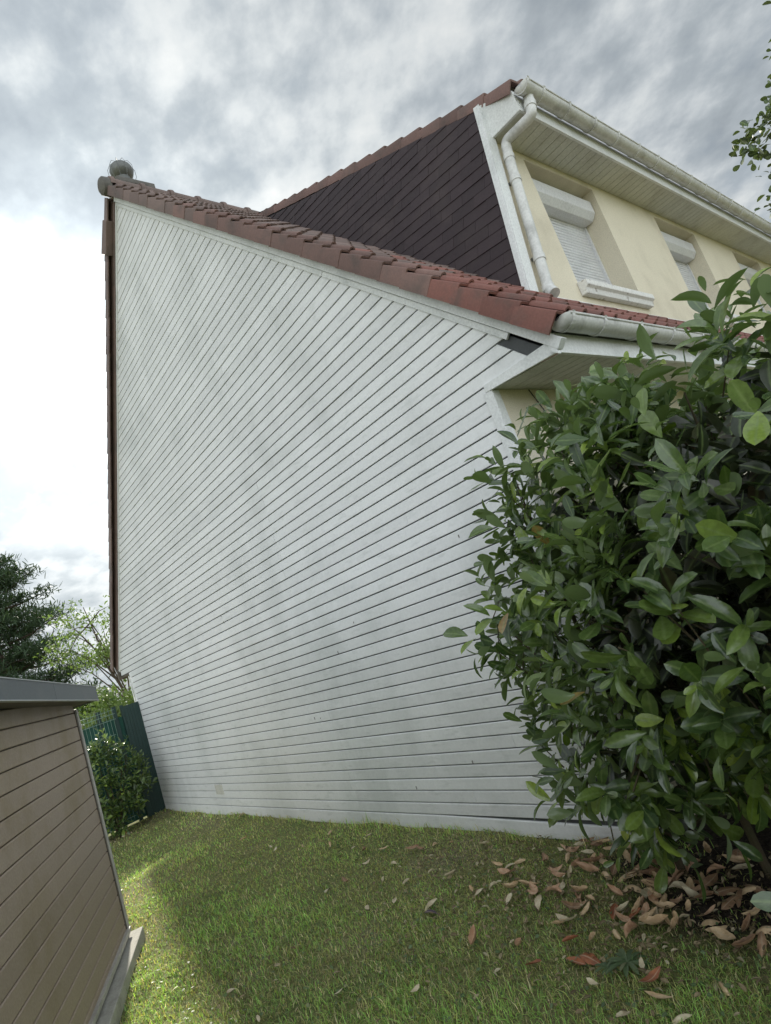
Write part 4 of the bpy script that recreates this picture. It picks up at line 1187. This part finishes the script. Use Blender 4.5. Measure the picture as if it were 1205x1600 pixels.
# crumbs of dry leaf and straw
nl = 1500; w3 = np.concatenate([lawn_points(1600)[:1300], np.stack([rg.normal(-1.9, .8, 1700), rg.normal(2.4, .33, 1700)], -1), np.stack([rg.normal(-9.3, .25, 160), rg.normal(2.1, .3, 160)], -1)])
w3 = w3[(w3[:, 1] < 2.86) & (w3[:, 0] < 1)]; nl = len(w3)
P3 = np.stack([w3[:, 0], w3[:, 1], hump(w3[:, 0], w3[:, 1]) + rg.uniform(.004, .026, nl)], -1)
D3 = unit(np.stack([rg.normal(0, 1, nl), rg.normal(0, 1, nl), rg.uniform(-.2, .4, nl)], -1)); U3_ = rg.normal(0, .4, P3.shape) + [0, 0, 1]
M['crumb'] = leaf_mat('dry_crumb', [(0, (.10, .07, .045)), (.5, (.22, .16, .10)), (.8, (.36, .28, .18)), (1, (.52, .46, .33))], (.25, .19, .13), .7, .05, .2)
merge_leaves('leaf_litter', P3, leaf_frames(P3, D3, U3_), rg.uniform(.012, .038, nl), leaf_shape(1, .42, .5, .3), M['crumb'], None, rg.random(nl))

# --- fallen laurel leaves, one object each
def ground_at(u, v, z_=0.012):
    d_ = RIGHT * ((u - 602.5) / 929.7) + DOWN * ((v - 800) / 929.7) + FWD
    tt = (z_ - 1.55) / d_.z; return Vector((d_.x * tt, d_.y * tt, z_))
def curled(seed):
    rq = random.Random(seed); n = 8; V = []; rib = []; F = []
    cup = rq.uniform(.5, 2.0); bend = rq.uniform(-.5, .9); tw_ = rq.uniform(-1.1, 1.1); wd = rq.uniform(.36, .48)
    for i in range(n + 1):
        t_ = i / n; w = wd / 2 * (math.sin(PI * t_ ** .9) ** .7 if 0 < t_ < 1 else .02)
        for s_ in (-1, -.5, 0, .5, 1):
            a = s_ * cup * .9; w = w * (1 + .10 * math.sin(i * 2.3 + s_ * 3 + seed)); y = w * (math.sin(a) / cup / .9 if cup > .2 else s_); zz = w * (1 - math.cos(a)) * .9 + bend * (t_ - .5) ** 2 * 1.2
            rot = tw_ * (t_ - .5); y2 = y * math.cos(rot) - zz * math.sin(rot); z2 = y * math.sin(rot) + zz * math.cos(rot)
            V.append((t_ - .5, y2, z2)); rib.append(1.0 if s_ == 0 else (.2 if abs(s_) == .5 else 0))
    for i in range(n):
        for j in range(4):
            a = i * 5 + j; F.append((a, a + 5, a + 6, a + 1))
    return V, F, rib
MATL = {'t': 'dead_tan', 'p': 'dead_pink', 'r': 'dead_rust', 'w': 'dead_pale', 'b': 'dead_brown', 'v': 'dead_purple'}
WORD = {'t': 'tan', 'p': 'pinkish brown', 'r': 'rust red', 'w': 'pale straw', 'b': 'dark brown', 'v': 'purple black'}
dead = {}
for kx in MATL:
    dead[kx] = []
    for s_ in range(5):
        V, F, rib = curled(s_ * 7 + ord(kx) * 3); me_ = mesh('fallen_leaf', V, F, M[MATL[kx]], True); set_attr(me_, 'rib', rib); dead[kx].append(me_)
A1 = [(880,470,'p',13),(905,565,'t',12),(1000,540,'t',12),(1035,490,'w',10),(1040,595,'p',10),(1060,635,'w',11),(1150,570,'p',11),(665,565,'t',9),(715,560,'w',9),(690,870,'p',14),(945,895,'p',10),(420,650,'w',11),(430,700,'v',10),(215,635,'w',7),(55,675,'w',7),(435,470,'w',6),(280,515,'w',7),(210,415,'w',6),(50,415,'w',7),(155,335,'t',9),(455,310,'t',8),(740,305,'w',7),(560,310,'t',7),(795,540,'w',7),(895,640,'w',8),(545,480,'w',8),(1030,1000,'r',10),(340,1180,'w',7),(65,260,'w',6),(1185,750,'t',9),(940,385,'t',9),(885,415,'w',8),(1170,450,'p',11),(380,350,'b',9),(330,345,'b',11),(40,340,'b',11),(820,425,'t',8),(1100,380,'b',10)]
A2 = [(205,430,'p',15),(310,440,'t',10),(410,440,'t',14),(530,370,'p',13),(640,370,'b',12),(590,490,'t',12),(530,545,'w',13),(410,545,'t',9),(470,420,'b',12),(790,465,'b',13),(780,520,'p',14),(205,325,'w',9),(170,245,'w',9),(365,285,'w',10),(270,350,'t',9),(190,620,'t',9),(80,685,'w',11),(105,780,'r',9),(190,860,'r',13),(130,890,'r',10),(350,640,'r',12),(395,630,'w',9),(480,625,'t',12),(440,730,'p',12),(355,750,'t',8),(575,640,'w',9),(630,690,'t',8),(680,670,'t',8),(845,665,'t',9),(220,765,'t',8),(905,740,'t',10),(955,780,'t',13),(1030,840,'p',8),(1075,830,'b',10),(1160,810,'p',13),(1185,750,'t',11),(1070,520,'t',12),(960,530,'b',12),(1080,735,'b',10),(560,1030,'r',11),(605,1140,'t',10),(500,935,'w',6),(945,1055,'t',8),(230,1020,'w',6),(715,1230,'w',8),(400,1215,'w',7),(25,410,'p',11),(20,520,'p',10),(985,590,'b',11),(1130,520,'b',12),(300,390,'t',10),(150,400,'p',11),(350,420,'b',10),(240,390,'b',12),(560,440,'b',12),(620,430,'b',11),(700,430,'b',12),(455,330,'b',10),(560,570,'p',10),(520,640,'p',10),(460,660,'r',9),(400,690,'p',10),(90,330,'t',9),(60,300,'w',7),(300,235,'b',13),(330,225,'t',9),(230,230,'b',10),(880,480,'b',12),(840,560,'b',9),(1020,560,'b',11)]
A3 = [(370,30,'w',8),(660,50,'w',9),(445,140,'w',8),(565,160,'w',6),(790,178,'w',6),(1185,187,'w',6),(665,165,'t',8),(815,210,'w',8),(610,860,'w',6),(335,860,'w',6),(1110,905,'w',7),(740,1015,'w',5),(1060,400,'w',11),(1075,185,'t',8),(1070,120,'t',8),(940,180,'t',6),(1150,370,'b',8),(710,100,'t',6)]
rx = random.Random(31)
A4 = []
while len(A4) < 60:
    uu, vv = rx.gauss(1010, 75), rx.gauss(1375, 38)
    if 820 < uu < 1200 and 1300 < vv < 1470: A4.append((round(uu), round(vv), rx.choice('tttpptbw'), rx.choice((8, 9, 10, 11, 12, 13))))
px_ = [(560 + a / 3.766, 1240 + b2 / 3.766, c_, d_) for a, b2, c_, d_ in A1] + [(860 + a / 3.493, 1240 + b2 / 3.493, c_, d_) for a, b2, c_, d_ in A2] + [(160 + a / 3.0125, 1260 + b2 / 3.0125, c_, d_) for a, b2, c_, d_ in A3] + [tuple(q_) for q_ in A4]
SPECIAL = {(690, 870): 'large pinkish leaf lying alone in open grass below the leaf drift', (420, 650): 'pale curled leaf resting against the dark purple clump in the lawn',
           (430, 700): 'dark purple crumpled leaf clump in the middle of the lawn', (1060, 400): 'pale yellow curled leaf lying alone on the left half of the lawn',
           (190, 860): 'bright rust red folded leaf, largest of the red ones near the rosette weed', (590, 490): 'upright pointed tan leaf standing at the edge of the bare soil',
           (780, 520): 'wide pinkish leaf on bare soil under the hedge', (955, 780): 'broad tan leaf with dark edge on the soil at far right',
           (560, 1030): 'rust red leaf stuck upright in the grass below the rosette weed', (715, 1230): 'pale curled leaf at the very bottom edge of the lawn by the hedge'}
rl = random.Random(12); leaf_log = []
keys = [(a, b2) for a, b2, _, _ in A1] + [(a, b2) for a, b2, _, _ in A2] + [(a, b2) for a, b2, _, _ in A3] + [(0, 0)] * len(A4)
for (u, v, c_, size), key in zip(px_, keys):
    p = ground_at(u, v); 
    if p.y > 2.84: p.y = 2.84
    o = bpy.data.objects.new('fallen_leaf', dead[c_][rl.randrange(5)]); COL.objects.link(o)
    o.location = (p.x, p.y, float(hump(p.x, p.y)) + .012 + rl.uniform(0, .014)); s_ = size / 100 * .95; o.scale = (s_, s_, s_)
    flip = PI if rl.random() < .35 else 0
    o.rotation_euler = (flip + rl.uniform(-.35, .35), rl.uniform(-.3, .3), rl.uniform(0, 2 * PI))
    zone = ('on bare soil under the hedge' if (p.x > -1.9 and p.y > 2.25) else 'in the drift by the hedge' if (p.x > -2.6 and p.y > 2.0) else 'on thin grass near the hedge' if p.x > -3.3
            else 'at the foot of the boards' if p.y > 2.35 else 'in the open lawn')
    sz = 'tiny' if size < 7 else 'small' if size < 9 else 'medium' if size < 12 else 'large'
    leaf_log.append((o, u, SPECIAL.get(key), f"{sz} {WORD[c_]} leaf {zone}"))
    o['category'] = 'leaf'; o['group'] = 'fallen laurel leaves on the lawn'
ORD = ['leftmost'] + [f'{n}{"th" if n > 3 else ("nd", "rd")[n - 2]}' for n in range(2, 60)]
sets = {}
for o, u, sp, lab in leaf_log:
    if sp: o['label'] = sp
    else: sets.setdefault(lab, []).append((u, o))
for lab, L_ in sets.items():
    L_.sort(key=lambda q_: q_[0])
    for i, (u, o) in enumerate(L_):
        o['label'] = lab if len(L_) == 1 else (f"{lab}, the {'leftmost' if i == 0 else 'rightmost' if i == len(L_) - 1 else ORD[i] + ' from left'}")

# rosette weeds
def rosette(u, v, size, label):
    p = ground_at(u, v); o = thing('rosette_weed', label, 'weed', (p.x, p.y, 0)); rq = np.random.default_rng(int(u))
    n = 13
    for k_ in range(n):
        a = k_ * 2.4; ln = size * rq.uniform(.65, 1.1); d_ = np.array([[math.cos(a), math.sin(a), rq.uniform(.15, .5)]])
        F_ = leaf_frames(np.zeros((1, 3)), d_, np.array([[0, 0, 1.0]]))[0]
        V0, F0, rib = leaf_shape(1, .26, .4, .35)
        me_ = mesh('leaf', [tuple(F_ @ (q_ * ln) + [0, 0, .008]) for q_ in V0], F0, M['weed'], True); set_attr(me_, 'rib', rib * .6); set_attr(me_, 'rnd', np.full(len(V0), .3))
        link('leaf', me_, o)
rosette(980, 1502, .085, 'grey-green rosette weed to the right of the two rust red leaves')
rosette(948, 1510, .055, 'smaller rosette weed right beside the rust red leaves')
rosette(640, 1500, .05, 'little rosette weed in the long grass at the bottom of the lawn')
print('done')
